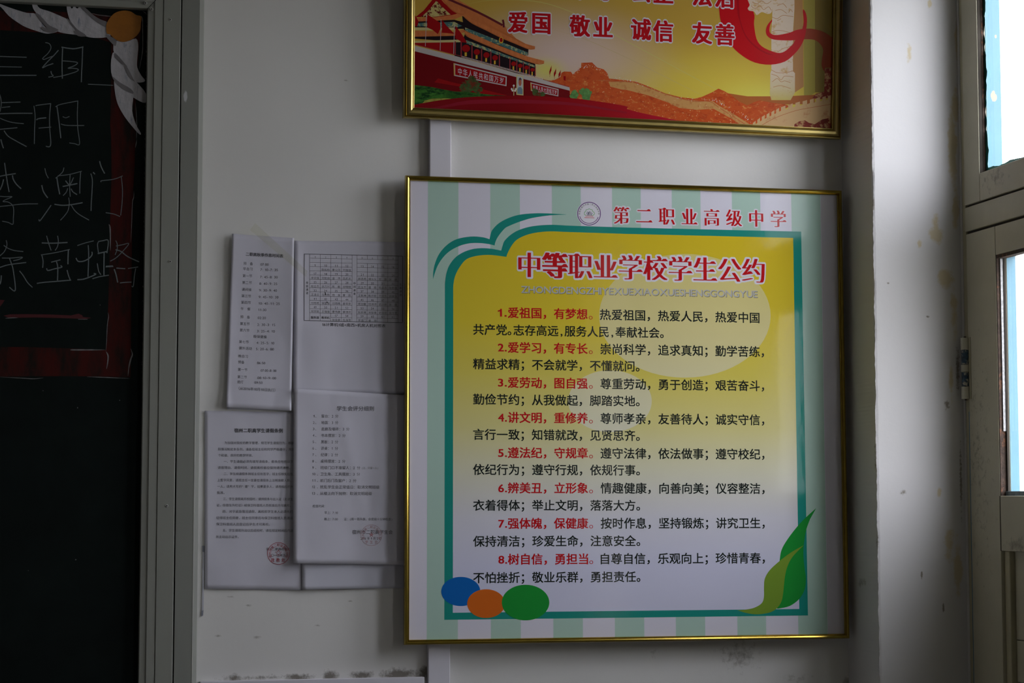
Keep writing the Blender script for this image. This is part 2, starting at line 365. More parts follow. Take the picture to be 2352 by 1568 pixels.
# fixed frame: jambs, head, transom
mb = MB(); mb.box(X0+.002, X0+.055, -.147, -.160, 0, 2.58, M_creamd, .001); mb.build('jamb', door)
mb = MB(); mb.box(X0+.002, X0+.055, -1.078, -1.09, 0, 2.58, M_creamd, .001); mb.build('jamb', door)
mb = MB(); mb.box(X0+.0, X0+.055, -.160, -1.078, 1.9195, 1.9625, M_cream, .0015); mb.build('transom_bar', door)
mb = MB(); mb.box(X0+.0, X0+.055, -.160, -1.078, 2.53, 2.58, M_cream, .0015); mb.build('head', door)
mb = MB(); mb.box(X0+.006, X0+.010, -.160, -1.078, 1.9625, 1.9665, M_gap); mb.box(X0+.006, X0+.010, -.160, -1.078, 1.9145, 1.9195, M_gap); mb.build('joint_line', door)
# jamb stop
mb = MB(); mb.box(X0+.004, X0+.02, -.1595, -.1615, 0, 1.9145, M_creamd); mb.build('jamb_edge', door)
# fanlight sashes
def sash(y0, y1, z0, z1, st, b0, t0, nm, glass_x=.013):
    r = MB(); r.box(X0, X0+.04, y0, y0-st, z0, z1, M_cream, .0012); r.box(X0, X0+.04, y1+st*.6, y1, z0, z1, M_cream, .0012)
    r.box(X0+.0004, X0+.04, y0-st, y1+st*.6, z0, z0+b0, M_cream, .0012); r.box(X0+.0004, X0+.04, y0-st, y1+st*.6, z1-t0, z1, M_cream, .0012)
    s = r.build(nm, door)
    g = MB(); g.box(X0+glass_x, X0+glass_x+.003, y0-st+.002, y1+st*.6-.002, z0+b0-.002, z1-t0+.002, M_glass); g.build('pane', s)
    k = MB(); ya = y0-st; yb = y1+st*.6; za, zb = z0+b0, z1-t0
    k.box(X0+.002, X0+.008, ya, ya-.0012, za, zb, M_gap); k.box(X0+.008, X0+glass_x, ya, ya-.002, za, zb, M_rust); k.build('rebate', s)
    k = MB(); k.box(X0+glass_x+.003, X0+.044, ya+.001, ya-.0012, za, zb, M_blue); k.box(X0+glass_x+.003, X0+.044, ya, yb, za-.001, za+.001, M_blue); k.box(X0+glass_x+.003, X0+.044, yb, yb+.001, za, zb, M_blue); b_ = k.build('outer_lining', s); b_['label'] = 'light blue painted outer lining of the sash'
    return s, ya, yb, za, zb
s, ya, yb, za, zb = sash(-.1605, -.618, 1.9665, 2.53, .0600, .049, .05, 'fanlight_sash')
sash(-.620, -1.0775, 1.9665, 2.53, .0600, .049, .05, 'fanlight_sash')
# ragged green paint round the fanlight glass
mb = MB(); n = 60; rr = []
GX = X0+.0125
for i in range(n+1):
    z = za+(zb-za)*i/n; rr.append((z, .0065+random.uniform(-.0012, .0012)+.0025*math.sin(i*.35)+.0015*math.sin(i*1.7)))
vs = []
for z, wdt in rr: vs += [(GX, ya-.001, z), (GX, ya-wdt*1.25, z)]
mb.add(vs, [(2*i, 2*i+1, 2*i+3, 2*i+2) for i in range(n)], M_green)
vs = []
for i in range(n+1):
    y = ya-(ya-yb)*i/n; vs += [(GX, y, za), (GX, y, za+.007+random.uniform(-.0006, .0008)+.0015*math.sin(i*.5))]
mb.add(vs, [(2*i, 2*i+1, 2*i+3, 2*i+2) for i in range(n)], M_green)
mb.build('paint_smear', s)
# leaves
def leaf(y0, y1, st0, st1):
    lf = bpy.data.objects.new('door_leaf', None); C.objects.link(lf); lf.parent = door; lf['_o'] = door['_o']
    zt_, zb_ = 1.9145, .012
    gz0, gz1 = 1.452, 1.8645
    ya, yb = y0-st0, y1+st1
    for (a, b) in ((y0, ya), (yb, y1)):
        m_ = MB(); m_.box(X0, X0+.04, a, b, zb_, zt_, M_cream, .0012); m_.build('stile', lf)
    for (a, b) in ((gz1, zt_), (1.359, gz0), (.60, .72), (zb_, .2)):
        m_ = MB(); m_.box(X0+.0005, X0+.04, ya, yb, a, b, M_cream, .0012); m_.build('rail', lf)
    m_ = MB(); m_.box(X0+.001, X0+.006, ya+.0005, ya-.0006, gz1, zt_, M_gap); m_.box(X0-.0002, X0+.003, ya+.0005, ya-.0004, 1.359, gz0, M_gap); m_.build('joint_line', lf)
    m_ = MB(); m_.box(X0+.017, X0+.020, ya+.002, yb-.002, gz0-.002, gz1+.002, M_glass); m_.build('pane', lf)
    m_ = MB(); m_.box(X0+.0015, X0+.017, ya, ya-.002, gz0, gz1, M_rust); m_.box(X0+.0015, X0+.017, ya, yb, gz1-.006, gz1, M_rust); m_.build('rebate', lf)
    m_ = MB(); m_.box(X0+.0205, X0+.0365, ya+.001, ya-.0015, gz0, gz1, M_blue); m_.box(X0+.0205, X0+.0365, ya, yb, gz0-.001, gz0+.001, M_blue); m_.box(X0+.0205, X0+.0365, ya, yb, gz1, gz1-.001, M_blue); m_.build('outer_lining', lf)['label'] = 'light blue painted outer lining'
    m_ = MB(); m_.box(X0+.0070, X0+.0125, ya-.0021, ya-.0042, gz0+.11, gz1-.006, M_bead, .0006); m_.box(X0+.0125, X0+.0165, ya-.002, ya-.006, gz0, gz1-.006, M_gap); m_.box(X0+.009, X0+.0165, ya-.004, yb, gz0, gz0+.008, M_lead, .0008); m_.build('glazing_bead', lf)
    # boarded lower panel, set back, boards butted with open joints
    zs = [.2, .33, .47, .60]; zu = [.72, .86, 1.0, 1.14, 1.2105, 1.359]
    for arr in (zs, zu):
        for k in range(len(arr)-1):
            m_ = MB(); m_.box(X0+.015, X0+.027, ya-.022, yb+.022, arr[k]+.0006, arr[k+1]-.0006, M_cream, .0006); m_.build('board', lf)
    m_ = MB(); m_.box(X0+.006, X0+.020, ya, ya-.020, .72, 1.359, M_creamd, .002); m_.box(X0+.006, X0+.020, yb+.02, yb, .72, 1.359, M_creamd, .002); m_.build('panel_moulding', lf)
    m_ = MB(); m_.box(X0+.0275, X0+.032, ya, yb, .2, 1.359, M_gap); m_.build('panel_backing', lf)
    return lf
leaf(-.1640, -.618, .112, .085); leaf(-.622, -1.074, .085, .112)
# gap showing old blue paint between jamb and leaf
mb = MB(); mb.box(X0+.0006, X0+.012, -.1612, -.1640, .012, 1.60, M_bluel); mb.box(X0+.004, X0+.012, -.1612, -.1640, 1.60, 1.915, M_creamd); mb.build('hinge_gap', door)
# hinge: five knuckles
M_hb = mat('chipped_hinge_paint', (.03, .07, .11), .5, var=.6, vscale=150); speckle(M_hb, (.42, .40, .32), 90, .52, .56)
M_hc = mat('cream_hinge_paint', (.55, .53, .42), .45, var=.08, vscale=60)
for (za_, ) in ((1.622, ), (.35, )):
    hg = bpy.data.objects.new('hinge', None); C.objects.link(hg); hg.parent = door; hg['_o'] = door['_o']
    zz = [0, .022, .0445, .0615, .0860, .1085]
    zz = [0, .0225, .0480, .0610, .0870, .1090][::1]
    for k in range(5):
        m_ = MB(); m_.cyl((X0-.0045, -.1615, za_+zz[k]+.0005), (0, 0, 1), .0076 if k % 2 == 0 else .0068, zz[k+1]-zz[k]-.001, M_hc if k % 2 == 0 else M_hb, 20); m_.build('knuckle', hg, False)
    m_ = MB(); m_.cyl((X0-.0045, -.1615, za_-.002), (0, 0, 1), .0022, .113, M_rust, 12); m_.box(X0-.001, X0+.001, -.152, -.175, za_, za_+.109, M_creamd); m_.build('hinge_leaf', hg)
# the windows further back (outside the view, they light the room)
for i, (y0, y1, z0, z1) in enumerate(WINS):
    wn_ = thing('window_%d' % (i+1), (1.59, (y0+y1)/2, z0), None, None, kind='structure')
    mb = MB(); t = .05
    for (a, b, c, d) in ((y0, y1, z0, z0+t), (y0, y1, z1-t, z1), (y0, y0-t, z0+t, z1-t), (y1+t, y1, z0+t, z1-t), ((y0+y1)/2+.025, (y0+y1)/2-.025, z0+t, z1-t), (y0-t, y1+t, z0+1.2, z0+1.25)):
        mb.box(X0+.005, X0+.05, a, b, c, d, M_cream)
    mb.build('window_frame', wn_)
    mb = MB(); mb.box(X0+.03, X0+.033, y0, y1, z0, z1, M_glass); mb.build('pane', wn_)
# ================================================================== BLACKBOARD
bb = thing('blackboard', (-.9, 0, 1.0), 'dark green blackboard in grey metal frame with chalked names and painted border', 'blackboard')
M_bd = mat('board_green', (.0050, .0085, .0075), .75, spec=.10, var=.25, vscale=12)
M_al = mat('grey_green_metal', (.265, .270, .238), .5, spec=.35, metal=.0, bump=.04, bscale=300, var=.03, vscale=5)
M_al2 = mat('grey_green_metal_upright', (.24, .245, .22), .5, spec=.35, var=.03, vscale=5)
stains(M_al2, [(WALL.pix(427, 235).x-.004, -.05, WALL.pix(427, 235).z, .004, .08, .012, 1.3)], (.6, .6, .62), 90, .38, .2)
M_edge = mat('painted_edge_highlight', (.55, .55, .52), .35)
M_blk = mat('black_gap', (.004, .004, .004), .9)
YB, YF = -.034, -.048
BS = WS(YB); BS.ks = .5; FS = WS(YF)
xi = FS.pix(335, 300).x; x1 = FS.pix(374.5, 100).x; x2 = FS.pix(413.5, 200).x; x3 = FS.pix(455, 400).x; x4 = FS.pix(466, 400).x
zi = FS.pix(338, 20).z
mb = MB(); mb.box(-3.6, xi+.01, YB, -.01, .95, zi+.01, M_bd); mb.build('board_panel', bb)
# side rail (two flats with a groove), top rail, upright beyond the gap
def vrail(name, prof, m, z0, z1, mitre=None):
    b = MB(); k = len(prof); b.add([(x, y, z0) for x, y in prof]+[(x, y, z1+(mitre*(x-prof[0][0]) if mitre else 0)) for x, y in prof], [(j, j+1, k+j+1, k+j) for j in range(k-1)], m)
    return b.build(name, bb)
vrail('side_rail', [(xi, YB+.002), (xi+.0005, YF+.001), (xi+.0015, YF), (x1-.0155, YF-.0005), (x1-.0140, YF-.0022), (x1-.001, YF-.0022), (x1-.0006, YF-.0008), (x1+.0004, YF-.0008), (x1+.0008, YF-.003), (x2-.0012, YF-.003), (x2-.0002, YF-.002), (x2, YF+.006), (x2, -.002)], M_al, .95, zi, 1.0)
b = MB(); Zt = zi
prof = [(0, YB+.002), (.0005, YF+.001), (.0015, YF), (x1-xi-.0155, YF-.0005), (x1-xi-.014, YF-.0022), (x1-xi-.001, YF-.0022), (x1-xi-.0006, YF-.0008), (x1-xi+.0004, YF-.0008), (x1-xi+.0008, YF-.003), (x2-xi, YF-.003), (x2-xi, -.002)]
k = len(prof); b.add([(-3.6, y, Zt+t) for t, y in prof]+[(xi+t-.0004, y, Zt+t) for t, y in prof], [(j, k+j, k+j+1, j+1) for j in range(k-1)], M_al); b.build('top_rail', bb)
vrail('outer_upright', [(x2+.0018, YF+.012), (x2+.0018, YF-.001), (x2+.0025, YF-.0018), (x3-.0006, YF-.0018), (x3+.0002, YF-.001), (x4-.001, YF+.010), (x4, YF+.014), (x4+.002, 0)], M_al2, .95, 2.72)
vrail('edge_line', [(x3-.0008, YF-.0021), (x3+.0008, YF-.0021)], M_edge, .95, FS.pix(450, 450).z)  # pale strip: the bevel's highlight painted in as colour
mb = MB(); mb.box(x2, x2+.0018, YF+.010, YF+.012, .95, 2.7, M_blk); mb.build('gap', bb)
b = MB(); zz = zi
for z in [zi-.0003]:
    b.add([FS.pix(338.6, 20, .0035), FS.pix(339.6, 20.8, .0035), FS.pix(361.5, -1.5, .0045), FS.pix(360, -2, .0045)], [(0, 1, 2, 3)], M_blk)
b.build('mitre_joint', bb)
M_riv = mat('steel_rivet', (.55, .55, .53), .3, metal=.7); M_hole = mat('rivet_hole', (.01, .01, .01), .8)
for (x, y) in ((334, 8), (348, 22), (390.5, 46), (390.5, 601), (383, 1161)):
    p = FS.pix(x, y, .003); m_ = MB(); m_.cyl(p+Vector((0, .001, 0)), (0, -1, 0), .0031, .0018, M_riv, 20, .0022); m_.cyl(p+Vector((0, -.0008, 0)), (0, -1, 0), .0011, .00015, M_hole, 12); m_.build('rivet', bb, False)
mb = MB(); mb.box(-3.6, x2-.0005, YF-.002, -.002, .935, .985, M_al, .001); mb.build('bottom_rail', bb)
# painted border
M_rb = mat('dark_red_board_paint', (.055, .007, .005), .7, spec=.12); speckle(M_rb, (.012, .008, .006), 34, .40, .62, (1, 1, .3))
M_rb2 = mat('dark_red_board_paint_top', (.085, .014, .011), .5, spec=.3)
M_fe = mat('white_brush_paint', (.44, .43, .45), .55, bump=.6, bscale=120, var=.16, vscale=40, var_stretch=(3, 1, .8)); speckle(M_fe, (.13, .17, .24), 38, .58, .72, (3.5, 1, .8))
M_fg = mat('grey_brush_paint', (.17, .16, .165), .55, var=.2, vscale=50)
M_or = mat('orange_brush_paint', (.33, .115, .004), .55, bump=.4, bscale=60, var=.18, vscale=30)
M_fr = mat('faint_white_outline', (.17, .165, .165), .6, var=.5, vscale=80)
M_dr = mat('crimson_brush', (.07, .003, .006), .5)
z1_ = lambda L: [(x/4.9, y/4.9) for x, y in L]
z2_ = lambda L: [(x/4.9, 320+y/4.9) for x, y in L]
z3_ = lambda L: [(x/4.9, 640+y/4.9) for x, y in L]
mb = MB()
mb.poly(BS, z1_([(-60, 115), (200, 130), (600, 130), (1050, 150), (1230, 178), (1598, 192), (1600, 300), (1570, 460), (1552, 700), (1530, 900), (1525, 1568)])+z2_([(1515, 300), (1500, 560), (1485, 1150)])+z3_([(1475, 700), (1470, 1110)])+z3_([(1240, 1100), (700, 1095), (0, 1100), (-60, 1100), (-60, 768), (300, 768), (700, 780), (1190, 800), (1215, 380)])+z2_([(1230, 1400), (1240, 900), (1255, 400), (1252, 0)])+z1_([(1240, 1400), (1250, 1000), (1250, 480), (1000, 400), (400, 362), (-60, 335)]), M_rb, .0002)
mb.poly(BS, z3_([(-60, 235), (52, 240), (30, 275), (0, 315), (-60, 320)]), M_dr, .0002)
mb.poly(BS, z3_([(40, 415), (110, 400), (300, 398), (560, 402), (800, 412), (850, 400), (885, 393), (925, 410), (935, 430), (1030, 440), (960, 452), (700, 442), (400, 435), (100, 440)]), M_dr, .0002)
mb.build('red_border_paint', bb)
mb = MB()
for L in (z1_([(1035, 150), (1100, 168), (1230, 182), (1275, 180)]), z1_([(1560, 190), (1600, 195), (1605, 320), (1605, 560), (1585, 690), (1568, 780)]), z1_([(1525, 1160), (1540, 1400), (1535, 1568)]), z2_([(1540, 0), (1530, 60), (1524, 95)]), z2_([(1508, 580), (1505, 650), (1490, 720), (1480, 1000), (1470, 1160)]),
          z3_([(1215, 380), (1222, 430), (1208, 520), (1200, 700), (1190, 820)]), z3_([(0, 1105), (250, 1118), (380, 1125), (490, 1115)]), z3_([(980, 1103), (1200, 1110), (1460, 1122)]), z3_([(60, 445), (130, 440), (200, 438)]), z3_([(880, 455), (985, 456)])):
    mb.ribbon(BS, L, 1.6, M_fr, .0004, taper=True)
for L in (z2_([(1225, 955), (1240, 1010), (1243, 1250)]), z3_([(790, 800), (860, 800), (1180, 800)]), z3_([(1195, 820), (1218, 880), (1200, 1015)]), z3_([(1470, 785), (1490, 850), (1470, 910), (1450, 1000), (1440, 1095)])):
    mb.ribbon(BS, L, 3.2, M_fr, .0004, taper=True)
# chips along the inner frame edge
for i in range(150):
    y = random.uniform(20, 900); x = 338-.0128*y+random.uniform(-1.8, .2); l = random.uniform(.8, 4)
    mb.ribbon(BS, [(x, y), (x+random.uniform(-.3, .3), y+l)], random.uniform(.4, 1.0), M_fr, .0004, 0)
mb.poly(BS, z1_([(900, 55), (1000, 70), (1150, 85), (1350, 92), (1560, 100), (1640, 140), (1650, 165), (1600, 120), (1400, 100), (1100, 90), (900, 70)]), M_fg, .0005)
mb.build('white_outline_paint', bb)['kind'] = 'stuff'
mb = MB()
feath = [z1_([(-60, 20), (40, 60), (150, 100), (300, 145), (400, 155), (450, 230), (540, 330), (650, 352), (560, 377), (480, 370), (300, 310), (210, 260), (100, 180), (10, 80), (-60, 50)]),
         z1_([(360, 40), (372, 22), (405, 38), (450, 95), (560, 130), (700, 190), (760, 220), (800, 280), (860, 340), (900, 400), (840, 390), (740, 378), (650, 355), (560, 300), (500, 230), (420, 160), (375, 100)]),
         z1_([(750, 75), (785, 62), (808, 100), (835, 68), (870, 98), (905, 62), (960, 105), (1060, 200), (1160, 270), (1215, 290), (1240, 340), (1240, 408), (1100, 428), (960, 408), (870, 330), (800, 250), (770, 180)]),
         z1_([(1300, 460), (1420, 470), (1530, 435), (1556, 520), (1545, 660), (1545, 760), (1590, 850), (1634, 912), (1560, 930), (1500, 900), (1420, 740), (1300, 620), (1275, 540)]),
         z1_([(1265, 605), (1285, 595), (1300, 630), (1420, 745), (1480, 860), (1560, 950), (1640, 1050), (1637, 1158), (1520, 1110), (1350, 990), (1262, 860), (1248, 720)]),
         z1_([(1285, 900), (1320, 925), (1380, 990), (1470, 1050), (1500, 1090), (1488, 1250), (1530, 1400), (1585, 1500), (1570, 1512), (1510, 1450), (1400, 1310), (1320, 1160), (1290, 1010)])]
shade = [z1_([(400, 150), (440, 165), (500, 230), (560, 290), (650, 330), (645, 352), (560, 372), (470, 330), (470, 300), (530, 320), (450, 230)]),
         z1_([(755, 205), (800, 250), (870, 330), (975, 405), (880, 408), (830, 350), (860, 345), (800, 280)]),
         z1_([(905, 78), (960, 90), (1050, 170), (1130, 220), (1215, 255), (1205, 300), (1130, 275), (1030, 200)]),
         z1_([(1200, 385), (1260, 420), (1310, 450), (1300, 520), (1255, 485), (1195, 415)]),
         z1_([(1300, 600), (1420, 735), (1430, 750), (1360, 715), (1290, 640)]),
         z1_([(1395, 740), (1425, 745), (1500, 890), (1510, 920), (1440, 850)]),
         z1_([(1262, 860), (1350, 930), (1470, 1000), (1500, 1055), (1390, 1010), (1300, 930)])]
for i, L in enumerate(feath): mb.poly(BS, L, M_fe, .0010+.0002*i, 3)
for i, L in enumerate(shade): mb.poly(BS, L, M_fg, .0026+.0001*i, 3)
mb.poly(BS, [(343.2, 213), (345.5, 218), (345.5, 232), (341.5, 243), (340.5, 230)], M_fe, .0162)
mb.build('white_petal_paint', bb)
mb = MB()
mb.poly(BS, z1_([(1195, 330), (1200, 270), (1240, 200), (1300, 145), (1390, 122), (1470, 132), (1530, 170), (1590, 190), (1585, 270), (1575, 350), (1520, 420), (1430, 468), (1350, 470), (1280, 430), (1240, 390), (1205, 380)]), M_or, .0036, 4)
mb.build('orange_disc_paint', bb)
# chalk writing
M_ch = mat('chalk', (.21, .24, .245), .9, spec=.1); speckle(M_ch, (.07, .085, .085), 900, .40, .75)
ST1 = [[(-60, 632), (0, 635), (300, 645)], [(-60, 748), (0, 750), (245, 755)], [(-60, 846), (0, 848), (410, 848)],
 [(510, 480), (555, 492), (574, 540), (540, 600), (482, 655), (498, 668), (545, 650), (590, 632)], [(658, 565), (600, 630), (540, 690), (478, 762), (530, 738), (600, 715)], [(573, 800), (580, 832), (597, 855), (545, 868)],
 [(705, 530), (700, 650), (698, 760), (702, 885)], [(692, 530), (760, 542), (840, 548), (938, 528)], [(930, 530), (925, 700), (918, 830), (915, 925)], [(705, 685), (800, 692), (872, 705), (840, 738), (765, 768), (820, 768), (880, 780), (860, 805), (770, 835), (680, 858), (600, 872)],
 [(990, 948), (1275, 960)], [(20, 1155), (230, 1148)], [(20, 1210), (115, 1200)], [(-60, 1282), (0, 1280), (180, 1275), (365, 1275)], [(0, 1330), (60, 1355), (140, 1378), (268, 1392)], [(-60, 1462), (0, 1455), (195, 1437)], [(45, 1470), (90, 1530), (170, 1580), (300, 1650)], [(-5, 1060), (10, 1110), (14, 1180), (0, 1260)],
 [(382, 1190), (395, 1300), (390, 1450), (386, 1620)], [(400, 1190), (440, 1182), (575, 1165)], [(570, 1170), (558, 1300), (560, 1450), (572, 1600), (558, 1650), (515, 1645)], [(410, 1350), (435, 1335), (520, 1325)], [(435, 1442), (575, 1430)],
 [(640, 1190), (655, 1300), (670, 1420), (685, 1555)], [(625, 1203), (680, 1175), (880, 1135)], [(876, 1135), (870, 1300), (876, 1450), (895, 1620), (840, 1616), (780, 1608)], [(705, 1312), (740, 1325), (782, 1310)], [(685, 1395), (730, 1408), (800, 1412), (948, 1412)]]
ST2 = [[(10, 0), (25, 60), (40, 100)], [(52, 265), (70, 400), (85, 500), (103, 592)], [(-60, 430), (0, 415), (90, 398), (178, 385)], [(40, 450), (25, 510), (0, 570)], [(140, 405), (150, 450), (185, 505), (238, 555)], [(0, 640), (60, 645), (137, 645), (60, 680), (35, 700), (90, 705), (140, 740), (155, 800), (150, 880), (145, 955), (95, 935), (25, 920)], [(-60, 762), (0, 755), (100, 745), (250, 728), (428, 725)],
 [(505, 325), (520, 390), (545, 437)], [(470, 515), (490, 590), (537, 658)], [(575, 740), (520, 820), (450, 915), (438, 900)], [(720, 318), (705, 365), (660, 410), (625, 437)], [(650, 410), (780, 395), (920, 358)], [(640, 430), (655, 530), (672, 618)], [(908, 365), (900, 480), (898, 610)],
 [(738, 465), (765, 500), (785, 515)], [(828, 428), (805, 480), (785, 515)], [(705, 530), (785, 515), (870, 497)], [(790, 400), (783, 515), (790, 645)], [(762, 550), (745, 595), (710, 632)], [(800, 555), (820, 590), (868, 622)], [(612, 730), (700, 742), (800, 735), (930, 712)], [(773, 655), (780, 720), (765, 800), (725, 860), (680, 910)], [(803, 740), (840, 800), (900, 850), (1002, 908)],
 [(1022, 385), (1040, 460), (1035, 600), (1028, 700), (1025, 805)], [(1048, 370), (1068, 392)], [(1120, 245), (1140, 310), (1178, 385)], [(1138, 480), (1142, 466), (1240, 455), (1310, 440), (1382, 410)], [(1365, 420), (1378, 560), (1375, 700), (1358, 855)], [(1350, 868), (1280, 840), (1190, 825)],
 [(70, 1135), (78, 1190), (50, 1260), (0, 1310)], [(42, 1192), (90, 1225), (160, 1250), (262, 1262)], [(22, 1335), (130, 1335), (250, 1325), (215, 1350), (150, 1365)], [(-60, 1455), (0, 1440), (100, 1410), (295, 1385)], [(105, 1335), (130, 1400), (150, 1480), (172, 1698), (105, 1663)], [(15, 1530), (10, 1590), (0, 1630)], [(220, 1480), (260, 1530), (310, 1610), (365, 1665)],
 [(470, 1165), (600, 1168), (760, 1160)], [(525, 1085), (545, 1160), (575, 1250)], [(648, 1085), (657, 1150), (645, 1210), (620, 1250)], [(460, 1300), (620, 1275), (785, 1238)], [(470, 1300), (485, 1370), (480, 1445)], [(770, 1240), (765, 1330), (765, 1405)], [(575, 1382), (680, 1355)], [(635, 1375), (650, 1440), (647, 1588)], [(525, 1450), (540, 1475), (620, 1455), (695, 1438), (682, 1418)], [(415, 1620), (500, 1608), (650, 1596), (800, 1583)], [(755, 1470), (770, 1530), (790, 1580)],
 [(870, 1195), (960, 1165), (1055, 1142)], [(992, 1190), (998, 1300), (990, 1545)], [(855, 1335), (880, 1372), (940, 1370), (1000, 1340), (1035, 1300), (1035, 1265)], [(870, 1578), (950, 1570), (1075, 1520), (1055, 1508)],
 [(1105, 1155), (1098, 1190), (1108, 1275)], [(1105, 1150), (1160, 1140), (1218, 1140), (1203, 1280)], [(1100, 1285), (1200, 1262)], [(1172, 1270), (1170, 1400), (1170, 1530)], [(1095, 1395), (1110, 1480), (1135, 1522)], [(1040, 1568), (1120, 1545), (1225, 1528)],
 [(1303, 1138), (1320, 1180), (1318, 1240), (1295, 1300)], [(1305, 1200), (1380, 1185), (1450, 1172), (1390, 1250), (1310, 1330), (1240, 1370)], [(1300, 1242), (1360, 1260), (1440, 1320), (1565, 1378)], [(1188, 1436), (1275, 1430)], [(1192, 1428), (1270, 1424)], [(1310, 1448), (1410, 1455)], [(1440, 1453), (1555, 1435)], [(1285, 1460), (1305, 1520), (1325, 1610)], [(1528, 1450), (1515, 1520), (1500, 1650), (1482, 1650)], [(1350, 1615), (1420, 1608), (1480, 1606)]]
mb = MB(); q = 0
for conv, ST in ((z1_, ST1), (z2_, ST2)):
    for L in ST:
        q += 1; mb.ribbon(BS, [(x+random.uniform(-.1, .1), y) for x, y in conv(L)], random.uniform(1.7, 2.7), M_ch, .0005+q*3e-6, 5)
mb.build('chalk_writing', bb)['kind'] = 'stuff'
M_sm = mat('chalk_smudge', (.025, .03, .03), .9)
mb = MB()
for x, y, r in ((174, 1285, 1.5), (178, 936, 1.6), (99, 897, .9), (275, 919, 1.2), (65, 1310, 1.0), (230, 700, 1.0)):
    mb.poly(BS, [(x+r*math.cos(a)*random.uniform(.6, 1.2), y+r*math.sin(a)*random.uniform(.6, 1.2)) for a in [k*math.pi/4 for k in range(8)]], M_fr, .0004)
mb.build('chalk_speck', bb)['kind'] = 'stuff'

# ================================================================== LOWER POSTER
LY = -.034
LS = WS(LY); PSY = WS(-.029); PSY.ks = .2
LP = thing('framed_poster', (.985, -.02, 1.20), 'gold-framed student pact poster with yellow panel, striped border and eight numbered lines', 'poster')
cs = [LS.pix(932, 402), LS.pix(1934, 437), LS.pix(1952, 1466), LS.pix(929, 1481)]
M_gold = mat('gold_moulding', (.42, .30, .055), .22, metal=1.0, var=.10, vscale=40)
M_goldd = M_gold
frame_rails(LP, cs, (0, -1, 0), [(0, .022-.034), (0, -.002), (.0012, .0012), (.0035, .0025), (.0058, .0012), (.0066, -.0006), (.0076, .0000), (.0086, -.002), (.0086, -.006)], M_gold)
PR = dict(rough=.75, spec=.06, coat=.30, coat_rough=.07)
def pm(name, col, **k): d = dict(PR); d.update(k); m = mat(name, col, **d); return laminate(m)
def laminate(m):
    nt = m.node_tree; b = nt.nodes['Principled BSDF']
    n = noise(nt, 22, (1, 1, .35), 3); bp = nt.nodes.new('ShaderNodeBump'); bp.inputs['Strength'].default_value = .10; bp.inputs['Distance'].default_value = .003
    nt.links.new(n, bp.inputs['Height']); nt.links.new(bp.outputs[0], b.inputs['Coat Normal']); return m
P_w = pm('print_lavender_white', (.66, .64, .72)); P_mar = pm('print_margin_shaded', (.52, .50, .54))
P_g = pm('print_pale_green', (.40, .56, .475)); P_t = pm('print_teal', (.012, .25, .20))
P_r = pm('print_red', (.50, .008, .012)); P_k = pm('print_black', (.012, .016, .014)); P_wh = pm('print_white', (.70, .68, .74))
P_b = pm('print_blue', (.005, .12, .42)); P_o = pm('print_orange', (.62, .13, .012)); P_gr = pm('print_green', (.012, .27, .035)); P_lg = pm('print_light_green', (.18, .30, .03))
P_py = pm('print_silver', (.47, .47, .47)); P_sh = pm('print_letter_shade', (.22, .19, .08)); P_pu = pm('print_purple', (.10, .02, .17)); P_nv = pm('print_navy', (.01, .02, .09)); P_lr = pm('print_soft_red', (.55, .07, .06)); P_lgr = pm('print_logo_green', (.12, .38, .10))
yz = lambda y: PSY.pix(1400, y).z
P_y = pm('print_yellow_fade', (.7, .6, .05)); gradient(P_y, 'Z', [(yz(1300), (.60, .60, .74)), (yz(1190), (.62, .61, .66)), (yz(1080), (.64, .62, .45)), (yz(980), (.64, .58, .24)), (yz(860), (.64, .54, .10)), (yz(740), (.66, .52, .035)), (yz(530), (.66, .49, .018))])
P_yc = pm('print_pale_disc_fade', (.7, .6, .05)); gradient(P_yc, 'Z', [(yz(1100), (.65, .64, .60)), (yz(950), (.66, .63, .43)), (yz(800), (.67, .60, .30)), (yz(600), (.66, .57, .20))])
A1 = lambda L: [(920+x/4.48, 390+y/4.48) for x, y in L]
A2 = lambda L: [(1440+x/4.48, 390+y/4.48) for x, y in L]
B1 = lambda L: [(920+x/3.663, 1140+y/3.663) for x, y in L]
B2 = lambda L: [(1440+x/3.663, 1140+y/3.663) for x, y in L]
ins = [(937, 407), (1929, 442), (1946, 1461), (935, 1475)]
mb = MB(); c4 = [PSY.pix(*p) for p in ins]; back = [p+Vector((0, .010, 0)) for p in c4]
mb.add(c4+back, [(0, 1, 2, 3), (4, 7, 6, 5), (0, 4, 5, 1), (1, 5, 6, 2), (2, 6, 7, 3), (3, 7, 4, 0)], P_w); mb.build('backing_board', LP)
topy = lambda x: 404+(x-932)*.0349+6; boty = lambda x: 1481-(x-929)*.0147-5
mb = MB()
for (a, b_, c, d) in ((983, 1053, 980, 1051.6), (1126, 1194, 1127.5, 1196.3), (1267.5, 1333.6, 1271, 1339), (1405.5, 1471.3, 1412.5, 1480), (1542.7, 1608.5, 1552.7, 1620), (1680.6, 1745.8, 1694, 1760), (1817, 1884, 1834, 1901.4)):
    mb.poly(PSY, [(a, topy(a)), (b_, topy(b_)), (d, boty(d)), (c, boty(c))], P_g, .0003)
mb.poly(PSY, [(1884.8, topy(1884)), (1929, topy(1929)), (1946, boty(1946)), (1902, boty(1902))], P_mar, .00032)  # white right margin, its colour darkened to paint in the pier's shade
mb.build('stripe_print', LP)
mb = MB()
